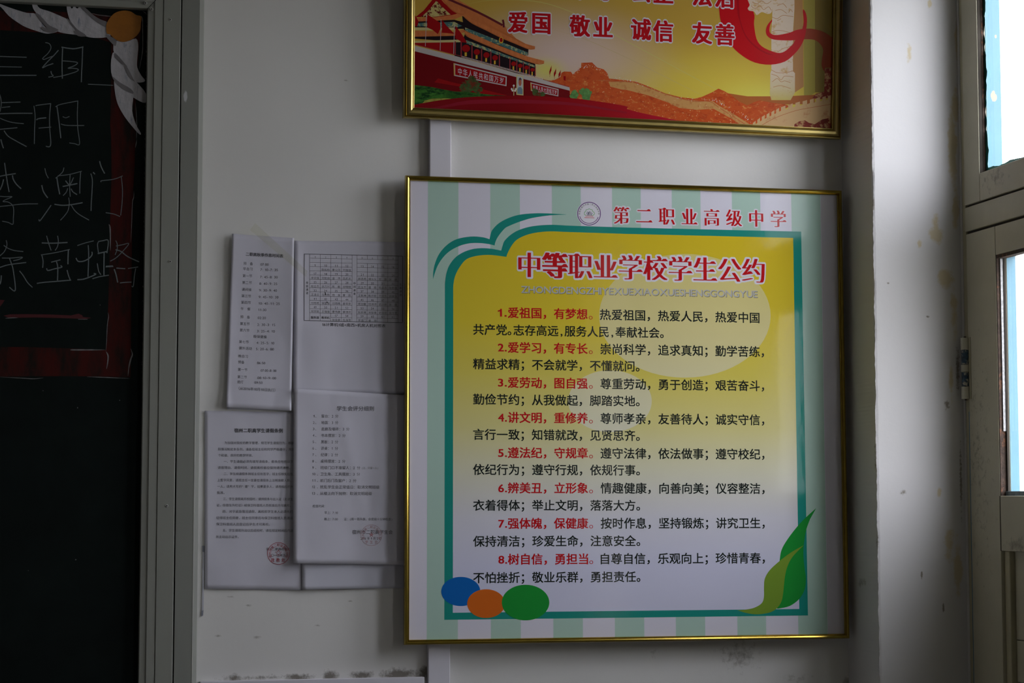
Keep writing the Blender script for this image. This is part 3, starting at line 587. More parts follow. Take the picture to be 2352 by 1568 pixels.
outer = A1([(456, 1568), (456, 1180)])+curve_pts(A1([(458, 1150), (470, 1070), (500, 985), (560, 905), (640, 850), (740, 815), (840, 805), (940, 812), (1035, 830)]), 4)+curve_pts(A1([(1040, 815), (1050, 780), (1070, 730), (1130, 670), (1210, 622), (1320, 587), (1440, 570), (1570, 565), (1700, 572)]), 4)+A1([(2330, 593)])+A2([(1793, 635)])+[(1855.8, 1413), (1020.5, 1423)]
inner = A1([(542, 1568), (542, 1220)])+curve_pts(A1([(543, 1190), (555, 1115), (590, 1030), (665, 930), (750, 892), (860, 876), (960, 878), (1090, 895)]), 4)+curve_pts(A1([(1092, 885), (1105, 850), (1140, 785), (1195, 720), (1290, 672), (1400, 645), (1540, 633), (1690, 638)]), 4)+A1([(2330, 659)])+A2([(1710, 700)])+[(1835.8, 1398), (1040, 1406.7)]
mb.poly(PSY, outer, P_t, .0005, holes=[inner[::-1]])
mb.poly(PSY, curve_pts(A1([(335, 1125), (336, 1050), (355, 960), (400, 860), (480, 770), (580, 712), (720, 686), (840, 692), (915, 712)]), 4)+curve_pts(A1([(918, 700), (930, 650), (950, 610), (1010, 550), (1100, 500), (1220, 462), (1370, 447), (1500, 447), (1600, 452), (1710, 459)]), 4)+curve_pts(A1([(1700, 460), (1600, 464), (1500, 472), (1350, 496), (1250, 525), (1180, 550), (1110, 580), (1075, 600), (1030, 650), (995, 700), (975, 745), (968, 778)]), 4)+curve_pts(A1([(960, 776), (900, 762), (800, 752), (700, 757), (600, 785), (500, 840), (430, 910), (380, 990), (350, 1070)]), 4), P_t, .0005)
mb.build('teal_border_print', LP)
mb = MB(); mb.poly(PSY, inner, P_y, .0005)
el = lambda cx, cy, rx, ry, n=64, t=0: [(cx+rx*math.cos(2*math.pi*k/n), cy+ry*math.sin(2*math.pi*k/n)) for k in range(n)]
mb.poly(PSY, el(1573, 725, 197, 142), P_yc, .0007); mb.poly(PSY, el(1401, 921, 96, 71), P_yc, .0007)
mb.build('panel_print', LP)
mb = MB()
def tz(y): return (1176-y)/21670.0
def line(y, x0, x1, s, m, em=26.5, off_=.004, cells=None, S=PSY, o=.0010):
    k = tz(y); text(mb, S, s, (x0, y+k*(x0-1143)), (x1, y+k*(x1-1143)), em, m, o, off_, cells=cells)
HDR = [("1.", "爱祖国，有梦想。", "热爱祖国，热爱人民，热爱中国", "共产党。志存高远,服务人民,奉献社会。", 717, 757), ("2.", "爱学习，有专长。", "崇尚科学，追求真知；勤学苦练，", "精益求精；不会就学，不懂就问。", 797, 836),
       ("3.", "爱劳动，图自强。", "尊重劳动，勇于创造；艰苦奋斗，", "勤俭节约；从我做起，脚踏实地。", 877.5, 917), ("4.", "讲文明，重修养。", "尊师孝亲，友善待人；诚实守信，", "言行一致；知错就改，见贤思齐。", 958, 997.5),
       ("5.", "遵法纪，守规章。", "遵守法律，依法做事；遵守校纪，", "依纪行为；遵守行规，依规行事。", 1039, 1078), ("6.", "辨美丑，立形象。", "情趣健康，向善向美；仪容整洁，", "衣着得体；举止文明，落落大方。", 1120, 1160),
       ("7.", "强体魄，保健康。", "按时作息，坚持锻炼；讲究卫生，", "保持清洁；珍爱生命，注意安全。", 1201.5, 1242.5), ("8.", "树自信，勇担当。", "自尊自信，乐观向上；珍惜青春，", "不怕挫折；敬业乐群，勇担责任。", 1284, 1326)]
BO = [(-.022, -.015), (0, -.015), (.022, -.015), (.022, .015), (0, .015), (-.022, .015)]
for i, (n_, r_, a_, b_, y1, y2) in enumerate(HDR):
    k = tz(y1); dx = i*.35
    text(mb, PSY, n_, (1144+dx*.5, y1), (1163+dx*.5, y1), 25, P_r, .0010, .012, cells=[.5, .28], copies=BO)
    text(mb, PSY, r_[:-1], (1167, y1+k*24), (1349+dx*.6, y1+k*206), 26.5, P_r, .0010, .012, copies=BO)
    text(mb, PSY, '。', (1352+dx*.6, y1+k*220), (1361+dx*.6, y1+k*220), 27, P_r, .0010, 0)
    if i == 0: line(y1, 1378, 1744, a_, P_k, off_=.014)
    else: line(y1, 1379+dx*.4, 1754+dx, a_, P_k, off_=.014)
    x1_ = 1524 if i == 0 else 1468+dx
    cl = None
    if i == 0: cl = [1, 1, 1, .5]+[1]*4+[.5]+[1]*4+[.5]+[1]*4+[1]
    text(mb, PSY, b_, (1087, y2+tz(y2)*-56), (x1_, y2+tz(y2)*(x1_-1143)), 26.5, P_k, .0010, .014, cells=cl)
mb.build('body_lettering', LP)
mb = MB()
T = "中等职业学校学生公约"
text(mb, PSY, T, (1193, 607.5), (1754, 622), 63, P_wh, .0008, .02, serif=True, copies=halo(.05, .05))
text(mb, PSY, T, (1193, 607.5), (1754, 622), 63, P_r, .0018, -.018, serif=True, smear=.047)
T2 = "第二职业高级中学"; sc_ = [1.34]*8
text(mb, PSY, T2, (1410, 494), (1805, 503), 43, P_wh, .0008, .02, serif=True, copies=halo(.055, .035), cells=sc_)
text(mb, PSY, T2, (1410, 494), (1805, 503), 43, P_r, .0018, -.014, serif=True, smear=.040, cells=sc_)
PN = "ZHONGDENGZHIYEXUEXIAOXUESHENGGONGYUE"; cw_ = [.30 if c == 'I' else .62 if c in 'ESZ' else .72 for c in PN]; cw_ = [max(v[0] for v in glyph(c)[0])-min(v[0] for v in glyph(c)[0])+.075 for c in PN]
text(mb, PSY, PN, (1198, 664.8), (1740.5, 675.8), 22.5, P_sh, .0009, .006, cells=cw_)
text(mb, PSY, PN, (1197, 663.5), (1739.5, 674.5), 22.5, P_py, .0014, .008, cells=cw_)
mb.build('title_lettering', LP)
# school logo
mb = MB(); cx, cy = 1353, 490.5
def ring(cx, cy, r0, r1, a0=0, a1=360, n=60): 
    A = [math.radians(a0+(a1-a0)*k/n) for k in range(n+1)]
    return A
def arc(mb, S, cx, cy, r, wd, a0, a1, m, off, n=60, ky=1.0):
    mb.ribbon(S, [(cx+r*math.cos(math.radians(a0+(a1-a0)*k/n)), cy+ky*r*math.sin(math.radians(a0+(a1-a0)*k/n))) for k in range(n+1)], wd, m, off, 0)
mb.poly(PSY, el(cx, cy, 28, 28.2), P_wh, .0008)
arc(mb, PSY, cx, cy, 26.2, 1.7, 0, 360, P_pu, .0010); arc(mb, PSY, cx, cy, 22.3, 1.3, 20, 165, P_pu, .0010)
def arc_text(mb, S, s, cx, cy, r, a0, a1, em, m, off, offset=.01, cwise=True):
    n = len(s)
    for i, c in enumerate(s):
        a = math.radians(a0+(a1-a0)*i/(n-1)); vs, fs = glyph(c, offset); pts = []
        tx, ty = -math.sin(a), math.cos(a); ox, oy = math.cos(a), math.sin(a)
        for vx, vy in vs:
            u, v = (vx-.5)*em, (vy-.38)*em; pts.append(S.pix(cx+ox*r+tx*u+ox*v, cy+oy*r+ty*u+oy*v, off))
        mb.add(pts, fs, m)
arc_text(mb, PSY, "安徽省宿州市第二职业高级中学", cx, cy+.3, 22.3, -180, 0, 4.6, P_k, .0010, .02)
L = [(1290+x/8.711, 450+y/8.711) for x, y in [(495, 378), (465, 380), (452, 355), (460, 320), (482, 308), (490, 275), (525, 270), (550, 255), (580, 270), (610, 275), (622, 308), (648, 325), (655, 355), (640, 380), (605, 385)]]
mb.ribbon(PSY, L, 1.1, P_lgr, .0010, 4)
for st in ([(497, 335), (515, 360), (518, 392)], [(512, 315), (535, 345), (545, 392)], [(565, 305), (548, 345), (545, 392)], [(590, 320), (575, 350), (572, 392)], [(613, 340), (598, 360), (595, 392)], [(540, 320), (552, 350)]):
    mb.ribbon(PSY, [(1290+x/8.711, 450+y/8.711) for x, y in st], 1.1, P_nv, .0011, 3)
for st in ([(478, 400), (632, 407)], [(455, 431), (655, 438)]): mb.ribbon(PSY, [(1290+x/8.711, 450+y/8.711) for x, y in st], 1.2, P_lr, .0011, 0)
mb.build('logo', LP)
mb = MB()
mb.poly(PSY, el(1058.3, 1357.8, 44.9, 33.5), P_b, .0013); mb.poly(PSY, el(1116.5, 1385.7, 43.5, 33), P_o, .0015); mb.poly(PSY, el(1207, 1383.2, 54.6, 40.8), P_gr, .0017)
mb.build('oval_print', LP)
mb = MB()
mb.poly(PSY, curve_pts(B2([(1592, 97), (1500, 180), (1430, 255), (1350, 360), (1300, 450), (1283, 545), (1260, 700), (1255, 860), (1262, 942)]), 4)+curve_pts(B2([(1275, 942), (1370, 920), (1450, 860), (1495, 780), (1505, 690), (1494, 600), (1486, 520), (1485, 450), (1492, 370), (1508, 280), (1540, 190)]), 4), P_gr, .0013)
mb.poly(PSY, curve_pts(B2([(1490, 408), (1380, 470), (1280, 545), (1200, 620), (1160, 690), (1153, 760), (1152, 850), (1130, 900), (1070, 935), (1000, 950), (925, 957)]), 4)+curve_pts(B2([(940, 960), (1010, 980), (1100, 990), (1200, 975), (1260, 940), (1300, 880), (1315, 800), (1325, 700), (1345, 600), (1390, 510), (1470, 425)]), 4), P_lg, .0015)
mb.build('leaf_print', LP)

# ================================================================== UPPER POSTER
lean = .050
o0 = WS(-.030).pix(1430, 294); UN = Vector((0, -1, -lean)).normalized()   # leans out towards the top
US = Surf(o0+Vector((0, -.004, 0)), UN); UP = Surf(o0, UN); UP.ks = .1
UPo = thing('framed_poster', (.985, -.02, 2.10), 'gold-framed red and yellow core values poster with palace gate and stone column', 'poster')
tl = US.pix(931, -330); tr = US.pix(1941, -330); cs = [tl, tr, US.pix(1931.5, 319.5), US.pix(927, 270)]
M_gold2 = mat('brushed_gold_moulding', (.40, .31, .11), .30, metal=1.0, var=.06, vscale=50)
frame_rails(UPo, cs, UN, [(0, -.014), (0, -.001), (.0010, .001), (.0022, .0012), (.0034, -.001), (.0050, .002), (.0080, .0038), (.0125, .0042), (.0150, .0030), (.0158, .0008), (.0170, .0024), (.0184, .002), (.0192, -.003)], M_gold2)
U_ = lambda name, col, **k: mat(name, col, rough=.7, spec=.06, coat=.06, coat_rough=.15, **k)
Z1 = lambda L: [(920+x/4.523, y/4.523) for x, y in L]
Z2 = lambda L: [(1440+x/4.523, y/4.523) for x, y in L]
# golden sky print: two smooth glows
V_bg = U_('sky_print', (.4, .28, .06))
nt = V_bg.node_tree; g = nt.nodes.new('ShaderNodeNewGeometry')
def blob(px, py, rx, rz):
    c = UP.pix(px, py); v = nt.nodes.new('ShaderNodeVectorMath'); v.operation = 'SUBTRACT'; v.inputs[1].default_value = c; nt.links.new(g.outputs['Position'], v.inputs[0])
    d = nt.nodes.new('ShaderNodeVectorMath'); d.operation = 'MULTIPLY'; d.inputs[1].default_value = (1/rx, 0, 1/rz); nt.links.new(v.outputs[0], d.inputs[0])
    l = nt.nodes.new('ShaderNodeVectorMath'); l.operation = 'LENGTH'; nt.links.new(d.outputs[0], l.inputs[0])
    mp = nt.nodes.new('ShaderNodeMapRange'); mp.interpolation_type = 'SMOOTHSTEP'; mp.inputs['From Min'].default_value = 1; mp.inputs['From Max'].default_value = 0; nt.links.new(l.outputs['Value'], mp.inputs['Value']); return mp.outputs[0]
c_ = mixc(nt, blob(1650, 200, .38, .11), (.46, .29, .045), (.60, .46, .06))
c_ = mixc(nt, blob(1750, 230, .12, .05), c_, (.62, .55, .09))
c_ = mixc(nt, blob(1300, 125, .24, .115), c_, (.56, .42, .36))
c_ = mixc(nt, blob(1255, 160, .05, .03), c_, (.56, .50, .12))
c_ = mixc(nt, blob(1930, 10, .06, .25), c_, (.26, .14, .03))
nn = noise(nt, 9, (1, 1, 2.5), 4); mp = nt.nodes.new('ShaderNodeMapRange'); mp.inputs['From Min'].default_value = .5; mp.inputs['From Max'].default_value = .75; nt.links.new(nn, mp.inputs['Value'])
c_ = mixc(nt, math_(nt, 'MULTIPLY', mp.outputs[0], math_(nt, 'MULTIPLY', blob(1470, 190, .16, .06), .8)), c_, (.50, .40, .36))
nt.links.new(c_, nt.nodes['Principled BSDF'].inputs['Base Color'])
mb = MB(); q4 = [UP.pix(946, -320), UP.pix(1924, -320), UP.pix(1916, 302), UP.pix(942, 256)]; bk = [p-UN*.012 for p in q4]
mb.add(q4+bk, [(0, 1, 2, 3), (4, 7, 6, 5), (0, 4, 5, 1), (1, 5, 6, 2), (2, 6, 7, 3), (3, 7, 4, 0)], V_bg); mb.build('backing_board', UPo)
V_arc = U_('light_arc_print', (.50, .46, .14)); V_arc2 = U_('light_beam_print', (.46, .36, .18))
mb = MB()
mb.ribbon(UP, curve_pts(Z1([(640, 55), (850, 12), (1050, 0), (1300, 5), (1550, 45), (1900, 180), (2352, 430)])+Z2([(300, 590), (800, 860), (1050, 985), (1290, 1085)]), 3), 1.3, V_arc, .0003, 0, True)
mb.ribbon(UP, curve_pts(Z1([(1600, 310), (1900, 400), (2352, 600)])+Z2([(300, 750), (820, 1010)]), 3), 1.0, V_arc2, .0003, 0, True)
V_beam = U_('edge_beam_print', (.33, .27, .05)); V_beam2 = U_('edge_beam_dark_print', (.22, .15, .03))
mb.poly(UP, Z2([(1830, -1400), (1950, -1400), (1955, 960), (1840, 1040)]), V_beam, .0003); mb.poly(UP, Z2([(1950, -1400), (2160, -1400), (2150, 960), (1955, 960)]), V_beam2, .0003)
mb.build('light_ray_print', UPo)
# hills and the long wall
V_hill = U_('hill_print', (.48, .075, .015)); speckle(V_hill, (.62, .30, .08), 130, .55, .72, (1, 1, 1.6)); speckle(V_hill, (.30, .03, .01), 70, .5, .75, (1, 1, 1.8))
V_hill2 = U_('far_hill_print', (.36, .11, .025)); V_band = U_('stone_band_print', (.50, .26, .085)); speckle(V_band, (.36, .10, .03), 90, .52, .7)
V_tan = U_('near_stone_print', (.56, .36, .17)); speckle(V_tan, (.42, .16, .06), 40, .55, .72)
V_white = U_('paper_white_print', (.60, .55, .50)); V_dkr = U_('dark_red_foliage_print', (.22, .03, .02)); speckle(V_dkr, (.5, .28, .12), 90, .5, .6)
V_lump = U_('rocky_outline_print', (.60, .33, .15))
mb = MB()
mb.poly(UP, Z2([(1000, 960), (1250, 1000), (1640, 1000), (1950, 985), (1950, 1080), (1390, 1090), (1100, 1100)]), V_hill2, .0004)
mb.poly(UP, Z1([(1520, 840), (1600, 830), (1660, 800), (1672, 755), (1700, 742), (1770, 745), (1790, 775), (1830, 735), (1875, 700), (1878, 652), (1990, 648), (2040, 700), (2110, 720), (2150, 760), (2165, 815), (2352, 835)])+Z2([(0, 835), (100, 850), (200, 888), (400, 970), (560, 1010), (700, 1025), (780, 1005), (880, 960), (950, 920), (1010, 945), (1080, 985), (1160, 1050), (1250, 1095), (1320, 1060), (1380, 1042), (1500, 1065), (1640, 1085), (1700, 1100), (1400, 1250), (1250, 1335), (0, 1260)])+Z1([(2300, 1255), (1800, 1240), (1500, 1100)]), V_hill, .0006)
# wall band over the hill
mb.poly(UP, Z1([(2160, 850), (2352, 850)])+Z2([(60, 850), (200, 905), (420, 985), (600, 1030), (760, 1050), (890, 1050), (960, 1100), (1100, 1180), (1290, 1300), (1240, 1335), (1100, 1240), (900, 1130), (720, 1140), (540, 1120), (440, 1070), (220, 990), (100, 960), (0, 935)])+Z1([(2300, 930), (2180, 900)]), V_band, .0008)
V_path = U_('wall_parapet_print', (.42, .12, .04))
mb.ribbon(UP, Z2([(-300, 835), (0, 850), (100, 865), (300, 940), (480, 1000), (680, 1050), (860, 1055), (960, 1120), (1150, 1240), (1270, 1320)]), 1.6, V_path, .0010, 4)
for i in range(150):
    t = random.random(); pts = Z1([(1790, 790), (1880, 690), (2000, 690), (2130, 770), (2352, 830)])+Z2([(100, 855), (400, 975), (700, 1040), (900, 1020), (1000, 1080), (1200, 1190), (1290, 1260)])
    k = t*(len(pts)-1); j = int(k); u = k-j; x = pts[j][0]*(1-u)+pts[min(j+1, len(pts)-1)][0]*u+random.gauss(0, 2.4); y = pts[j][1]*(1-u)+pts[min(j+1, len(pts)-1)][1]*u+random.gauss(0, 2.2)+1
    r = random.uniform(.4, 1.0); mb.poly(UP, [(x-r, y-r*.7), (x+r, y-r), (x+r*.8, y+r), (x-r, y+r*.8)], V_white if i % 2 else V_lump, .0011)
for i in range(90):
    x = random.uniform(1380, 1700); y = 185+(x-1380)*.16+random.uniform(14, 60)
    if y < 282: r = random.uniform(.5, 1.5); mb.poly(UP, [(x-r, y-r*.6), (x+r*.6, y-r), (x+r, y+r), (x-r*.7, y+r*.6)], V_lump, .0011)
# near wall with battlements
top = [(1262, 1335), (1400, 1240), (1500, 1190), (1600, 1140), (1750, 1095), (1900, 1062), (2030, 1035), (2145, 1012)]
ol = []
for i in range(len(top)-1):
    (xa, ya), (xb, yb) = top[i], top[i+1]; n = 2 if i else 3
    for k in range(n):
        f0, f1 = k/n, (k+.5)/n; f2 = (k+1)/n
        P = lambda f_: (xa+(xb-xa)*f_, ya+(yb-ya)*f_)
        a = P(f0); b2 = P(f0+.62/n); c2 = P(f2)
        ol += [(a[0], a[1]-26), (b2[0], b2[1]-30), (b2[0], b2[1]+14), (c2[0], c2[1]+8)]
mb.poly(UP, Z2([(1250, 1345)]+ol+[(2150, 1350), (2150, 1356), (1250, 1320)][:1]+[(2150, 1353), (1262, 1316+20)]), V_tan, .0012)
mb.ribbon(UP, Z2([(1400, 1300), (1550, 1220), (1750, 1150), (1900, 1120), (2145, 1078)]), 1.0, V_path, .0014, 4)
mb.poly(UP, Z2([(1735, 1345), (1740, 1290), (1790, 1260), (1850, 1250), (1890, 1275), (1950, 1290), (2030, 1240), (2100, 1225), (2148, 1230), (2148, 1352)]), V_dkr, .0014)
mb.poly(UP, Z2([(1925, 1020), (1960, 975), (2050, 950), (2055, 715), (2148, 700), (2148, 1010), (2000, 1030)]), V_dkr, .0010)
mb.build('hill_print', UPo)
# carved stone column
V_col = U_('stone_column_print', (.62, .50, .38)); speckle(V_col, (.50, .29, .13), 60, .56, .68, (1, 1, 1.4))
V_cols = U_('stone_column_shade_print', (.40, .20, .07)); V_line = U_('carving_line_print', (.42, .20, .08))
mb = MB()
gradient(U_('column_fade_print', (.6, .5, .4)), 'Z', [(UP.pix(1800, 232).z, (.50, .40, .10)), (UP.pix(1800, 205).z, (.56, .46, .26)), (UP.pix(1800, 165).z, (.62, .50, .38))])
V_cf = MATS['column_fade_print']; speckle(V_cf, (.50, .31, .12), 60, .56, .68, (1, 1, 1.4))
mb.poly(UP, Z2([(1510, -1400), (1740, -1400), (1745, 0), (1735, 180), (1725, 330), (1725, 740), (1745, 760), (1745, 960), (1700, 1040), (1500, 1040), (1485, 980), (1490, 760), (1500, 730), (1500, 330), (1510, 180)]), V_cf, .0012)
mb.poly(UP, Z2([(1740, -1400), (1822, -1400), (1825, 100), (1830, 480), (1836, 900), (1745, 960), (1745, 760), (1725, 740), (1728, 330), (1740, 150)]), V_cols, .0012)
mb.poly(UP, Z2([(1262, -40), (1500, -60), (1510, 60), (1500, 130), (1460, 145), (1400, 125), (1350, 158), (1320, 120), (1270, 110), (1255, 85), (1275, 50)]), V_cf, .0020, 3)
for L in ([(1505, 175), (1560, 195), (1620, 160), (1730, 175)], [(1505, 330), (1560, 315), (1640, 325), (1725, 350)], [(1565, 540), (1620, 505), (1700, 480), (1735, 440)], [(1500, 725), (1560, 755), (1650, 755), (1728, 735)], [(1500, 770), (1560, 790), (1600, 830), (1640, 790), (1730, 800)], [(1510, 850), (1560, 815), (1600, 850), (1640, 840), (1700, 860)], [(1520, 905), (1600, 890), (1700, 920)], [(1290, 60), (1330, 90), (1380, 60), (1420, 100), (1470, 70), (1500, 110)], [(1300, 20), (1350, 40), (1400, 10), (1450, 40), (1500, 10)], [(1560, 60), (1620, 40), (1660, 80)], [(1540, 110), (1600, 100), (1660, 140)], [(1560, 215), (1600, 195)], [(1680, 130), (1700, 100), (1720, 125)]):
    mb.ribbon(UP, Z2(L), 1.1, V_line, .0022, 4)
mb.build('stone_column_print', UPo)
# red ribbons
V_rib = U_('red_ribbon_print', (.46, .004, .008)); V_rib2 = U_('red_ribbon_dark_print', (.33, .003, .008)); V_rib3 = U_('brown_ribbon_print', (.27, .045, .015))
mb = MB()
mb.poly(UP, spline(Z2([(955, 20), (960, 120), (975, 220), (1030, 360), (1090, 480), (1200, 580), (1330, 650), (1490, 672), (1640, 640), (1740, 560), (1810, 470), (1850, 370), (1870, 230), (1860, 140), (1828, 100), (1835, 230), (1810, 330), (1740, 430), (1665, 515), (1590, 550), (1500, 530), (1400, 480), (1345, 400), (1320, 250), (1325, 160), (1290, 60), (1265, -60), (1257, -500), (1255, -900), (1250, -1300), (1180, -1370), (1020, -1370), (950, -1300), (946, -900), (948, -450)]), 3), V_rib, .0018)
mb.poly(UP, spline(Z2([(1150, -1250), (1150, -600), (1165, 60), (1190, 250), (1260, 400), (1400, 520), (1520, 570), (1450, 560), (1330, 490), (1230, 380), (1170, 220), (1140, 40), (1130, -600), (1135, -1250)]), 3), V_rib2, .0024)
mb.poly(UP, curve_pts(Z2([(1508, 200), (1460, 260), (1443, 320), (1460, 375), (1530, 412), (1700, 420), (1830, 408)]), 4)+curve_pts(Z2([(1830, 300), (1760, 312), (1680, 342), (1560, 364), (1500, 352), (1480, 320), (1488, 260), (1508, 220)]), 4), V_rib, .0026)
mb.poly(UP, curve_pts(Z2([(1825, 300), (1870, 297), (1930, 300), (2020, 322), (2100, 365), (2150, 410)]), 4)+Z2([(2150, 700), (2060, 705)])+curve_pts(Z2([(2050, 745), (2022, 680), (2028, 600), (2038, 520), (2010, 460), (1960, 420), (1900, 408), (1825, 408)]), 4), V_rib3, .0016)
mb.build('red_ribbon_print', UPo)
# the gate
V_wall = U_('gate_wall_print', (.135, .002, .004)); V_par = U_('parapet_print', (.42, .38, .36)); V_roof = U_('roof_tile_print', (.50, .15, .045), var=.15, vscale=160, var_stretch=(1, 1, .4)); V_roofd = U_('roof_edge_print', (.42, .12, .03)); V_mar = U_('ridge_print', (.12, .015, .02)); V_dark = U_('eave_shadow_print', (.012, .006, .008))
V_blue = U_('painted_beam_print', (.05, .13, .13)); speckle(V_blue, (.40, .38, .16), 170, .5, .58); V_crm = U_('cream_band_print', (.50, .42, .18)); V_gab = U_('gable_gold_print', (.50, .40, .15)); speckle(V_gab, (.12, .01, .01), 190, .5, .54)
V_redc = U_('gate_column_print', (.26, .03, .035)); V_lan = U_('lantern_print', (.26, .003, .004)); V_yel = U_('tassel_print', (.55, .33, .03)); V_flag = U_('flag_print', (.27, .003, .005)); V_pole = U_('pole_print', (.42, .33, .33)); V_lred = U_('ramp_print', (.25, .004, .005))
V_grass = U_('grass_print', (.03, .11, .015), var=.5, vscale=45); speckle(V_grass, (.008, .035, .01), 55, .48, .58, (1, 1, 3)); V_ygr = U_('yellow_shrub_print', (.30, .27, .05), var=.4, vscale=100); V_bush = U_('bush_print', (.045, .075, .02), var=.5, vscale=120); speckle(V_bush, (.14, .02, .01), 160, .5, .6)
V_bushg = U_('pale_bush_print', (.09, .22, .06), var=.4, vscale=120)
mb = MB()
mb.poly(UP, Z1([(130, 520), (1755, 935), (1765, 1030), (1740, 1100), (120, 1100)]), V_wall, .0014)
mb.poly(UP, Z1([(390, 813), (520, 850), (800, 915), (1110, 990), (1000, 1000), (800, 975), (620, 900), (350, 855)]), V_lred, .0016)
mb.poly(UP, Z1([(130, 470), (600, 590), (1200, 762), (1500, 835), (1755, 908), (1760, 942), (1200, 800), (130, 527)]), V_par, .0016)
mb.ribbon(UP, Z1([(130, 455), (600, 575), (1200, 745), (1750, 900)]), 1.0, V_redc, .0018, 3)
# left lower storey
mb.poly(UP, Z1([(130, 440), (620, 430), (640, 580), (560, 570), (130, 460)]), V_flag, .0015)
mb.poly(UP, Z1([(130, 375), (620, 360), (640, 440), (130, 400)]), V_dark, .0016); mb.poly(UP, Z1([(130, 425), (620, 412), (622, 438), (130, 445)]), V_crm, .0018)
mb.poly(UP, Z1([(130, 318), (560, 330), (660, 305), (662, 335), (560, 372), (130, 382)]), V_roof, .0020)
mb.poly(UP, Z1([(130, 225), (560, 205), (680, 240), (660, 300), (130, 300)]), V_dark, .0018); mb.poly(UP, Z1([(130, 285), (560, 285), (562, 312), (130, 314)]), V_crm, .0020)
mb.poly(UP, Z1([(130, 240), (560, 228), (640, 270), (600, 282), (130, 272)]), V_blue, .0019)
mb.poly(UP, Z1([(150, 188), (350, 182), (540, 155), (650, 125), (662, 160), (560, 200), (380, 215), (130, 225)]), V_roof, .0021)
mb.poly(UP, Z1([(345, -20), (425, -20), (520, 90), (610, 145), (530, 158), (360, 180), (155, 178), (240, 110)]), V_flag, .0020); mb.poly(UP, Z1([(372, 8), (420, 60), (520, 152), (350, 175), (212, 176), (290, 110)]), V_gab, .0022)
# storey under upper roof
mb.poly(UP, Z1([(640, 165), (700, 190), (900, 310), (1200, 440), (1330, 500), (1325, 575), (1280, 575), (1000, 480), (660, 330)]), V_dark, .0017)
mb.poly(UP, Z1([(670, 285), (900, 375), (1320, 545), (1322, 572), (1280, 570), (900, 420), (672, 318)]), V_blue, .0019)
mb.poly(UP, Z1([(400, -30), (545, -30), (800, 110), (1080, 268), (1112, 315), (1200, 400), (1300, 455), (1398, 482), (1395, 505), (1330, 508), (1200, 452), (1050, 390), (900, 315), (740, 235), (655, 165), (610, 140), (530, 95), (450, 30)]), V_roof, .0022)
for k in range(34):
    t_ = k/33; mb.ribbon(UP, Z1([(560+t_*545, 5+t_*275), (600+t_*600, 75+t_*330), (680+t_*690, 172+t_*322)]), .55, V_roofd, .0023, 3)
mb.ribbon(UP, Z1([(480, -15), (800, 125), (1060, 262)]), 5, V_mar, .0024, 3); mb.ribbon(UP, Z1([(1062, 205), (1070, 240), (1072, 285)]), 4.5, V_mar, .0025, 3)
mb.ribbon(UP, Z1([(655, 168), (740, 238), (900, 318), (1050, 393), (1200, 455), (1330, 508), (1395, 506)]), 2.0, V_roofd, .0025, 4)
mb.ribbon(UP, Z1([(430, -15), (520, 90), (600, 140), (655, 150)]), 2.4, V_roofd, .0025, 4)
# storey behind the terrace
mb.poly(UP, Z1([(555, 440), (640, 430), (672, 345), (1000, 505), (1400, 665), (1402, 800), (1200, 760), (800, 640), (560, 580)]), V_dark, .0017)
mb.poly(UP, Z1([(680, 415), (1000, 535), (1395, 680), (1395, 700), (1000, 565), (682, 450)]), V_blue, .0019)
for x in (568, 630, 742, 842, 938, 1027, 1136, 1208, 1276, 1337, 1400):
    yt = 430+(x-630)*.335; yb_ = 590+(x-630)*.278; wd = 3.0-(x-568)*.0012
    mb.ribbon(UP, Z1([(x, max(430, yt)), (x, yb_)]), wd*.95, V_redc, .0021, 0)
mb.poly(UP, Z1([(660, 310), (690, 330), (800, 375), (1000, 465), (1330, 590), (1492, 632), (1490, 656), (1410, 662), (1200, 590), (1000, 512), (720, 392), (668, 345)]), V_roof, .0024)
mb.ribbon(UP, Z1([(668, 345), (720, 392), (1000, 512), (1200, 592), (1410, 662), (1490, 657)]), 1.8, V_roofd, .0026, 4)
for (x, y, r) in ((680, 503, 42), (793, 540, 33), (892, 572, 32), (982, 600, 30), (1175, 663, 26), (1243, 683, 24), (1308, 703, 23), (1370, 725, 21)):
    mb.poly(UP, el(920+x/4.523, y/4.523, r/4.523, r/4.523*.92, 20), V_lan, .0028); mb.ribbon(UP, Z1([(x-3, y+r), (x-3, y+r+38)]), 4.2*r/42+.8, V_yel, .0028, 0)
for k in range(58):
    x = 640+k*14.6; y = 592+(x-640)*.277; mb.ribbon(UP, Z1([(x, y-12), (x, y+6)]), 1.4, V_white, .0029, 0)
mb.poly(UP, el(920+1045/4.523, 418/4.523, 5.2, 7.4, 20), V_yel, .0028); mb.poly(UP, el(920+1045/4.523, 415/4.523, 3.5, 5.2, 20), V_flag, .0030)
for x, a, b2 in ((262, 150, 480), (415, 200, 525), (555, 250, 560)): mb.ribbon(UP, Z1([(x+6, a), (x-4, b2)]), 1.3, V_pole, .0026, 0)
for L in ([(278, 148), (340, 190), (412, 238), (415, 300), (388, 355), (330, 310), (275, 285)], [(430, 205), (480, 270), (560, 352), (490, 345), (428, 340)], [(572, 268), (640, 360), (692, 446), (640, 438), (600, 415), (566, 400)], [(130, 130), (165, 180), (188, 225), (172, 278), (130, 262)]): mb.poly(UP, Z1(L), V_flag, .0028)
for (x, a, b2) in ((1560, 680, 800), (1607, 712, 820), (1655, 728, 828), (1707, 790, 850)): mb.poly(UP, Z1([(x+9, a), (x+8, a+50), (x-14, b2-20), (x-14, b2-60)]), V_flag, .0012); mb.ribbon(UP, Z1([(x+9, a), (x-10, b2)]), .5, V_flag, .0013, 0)
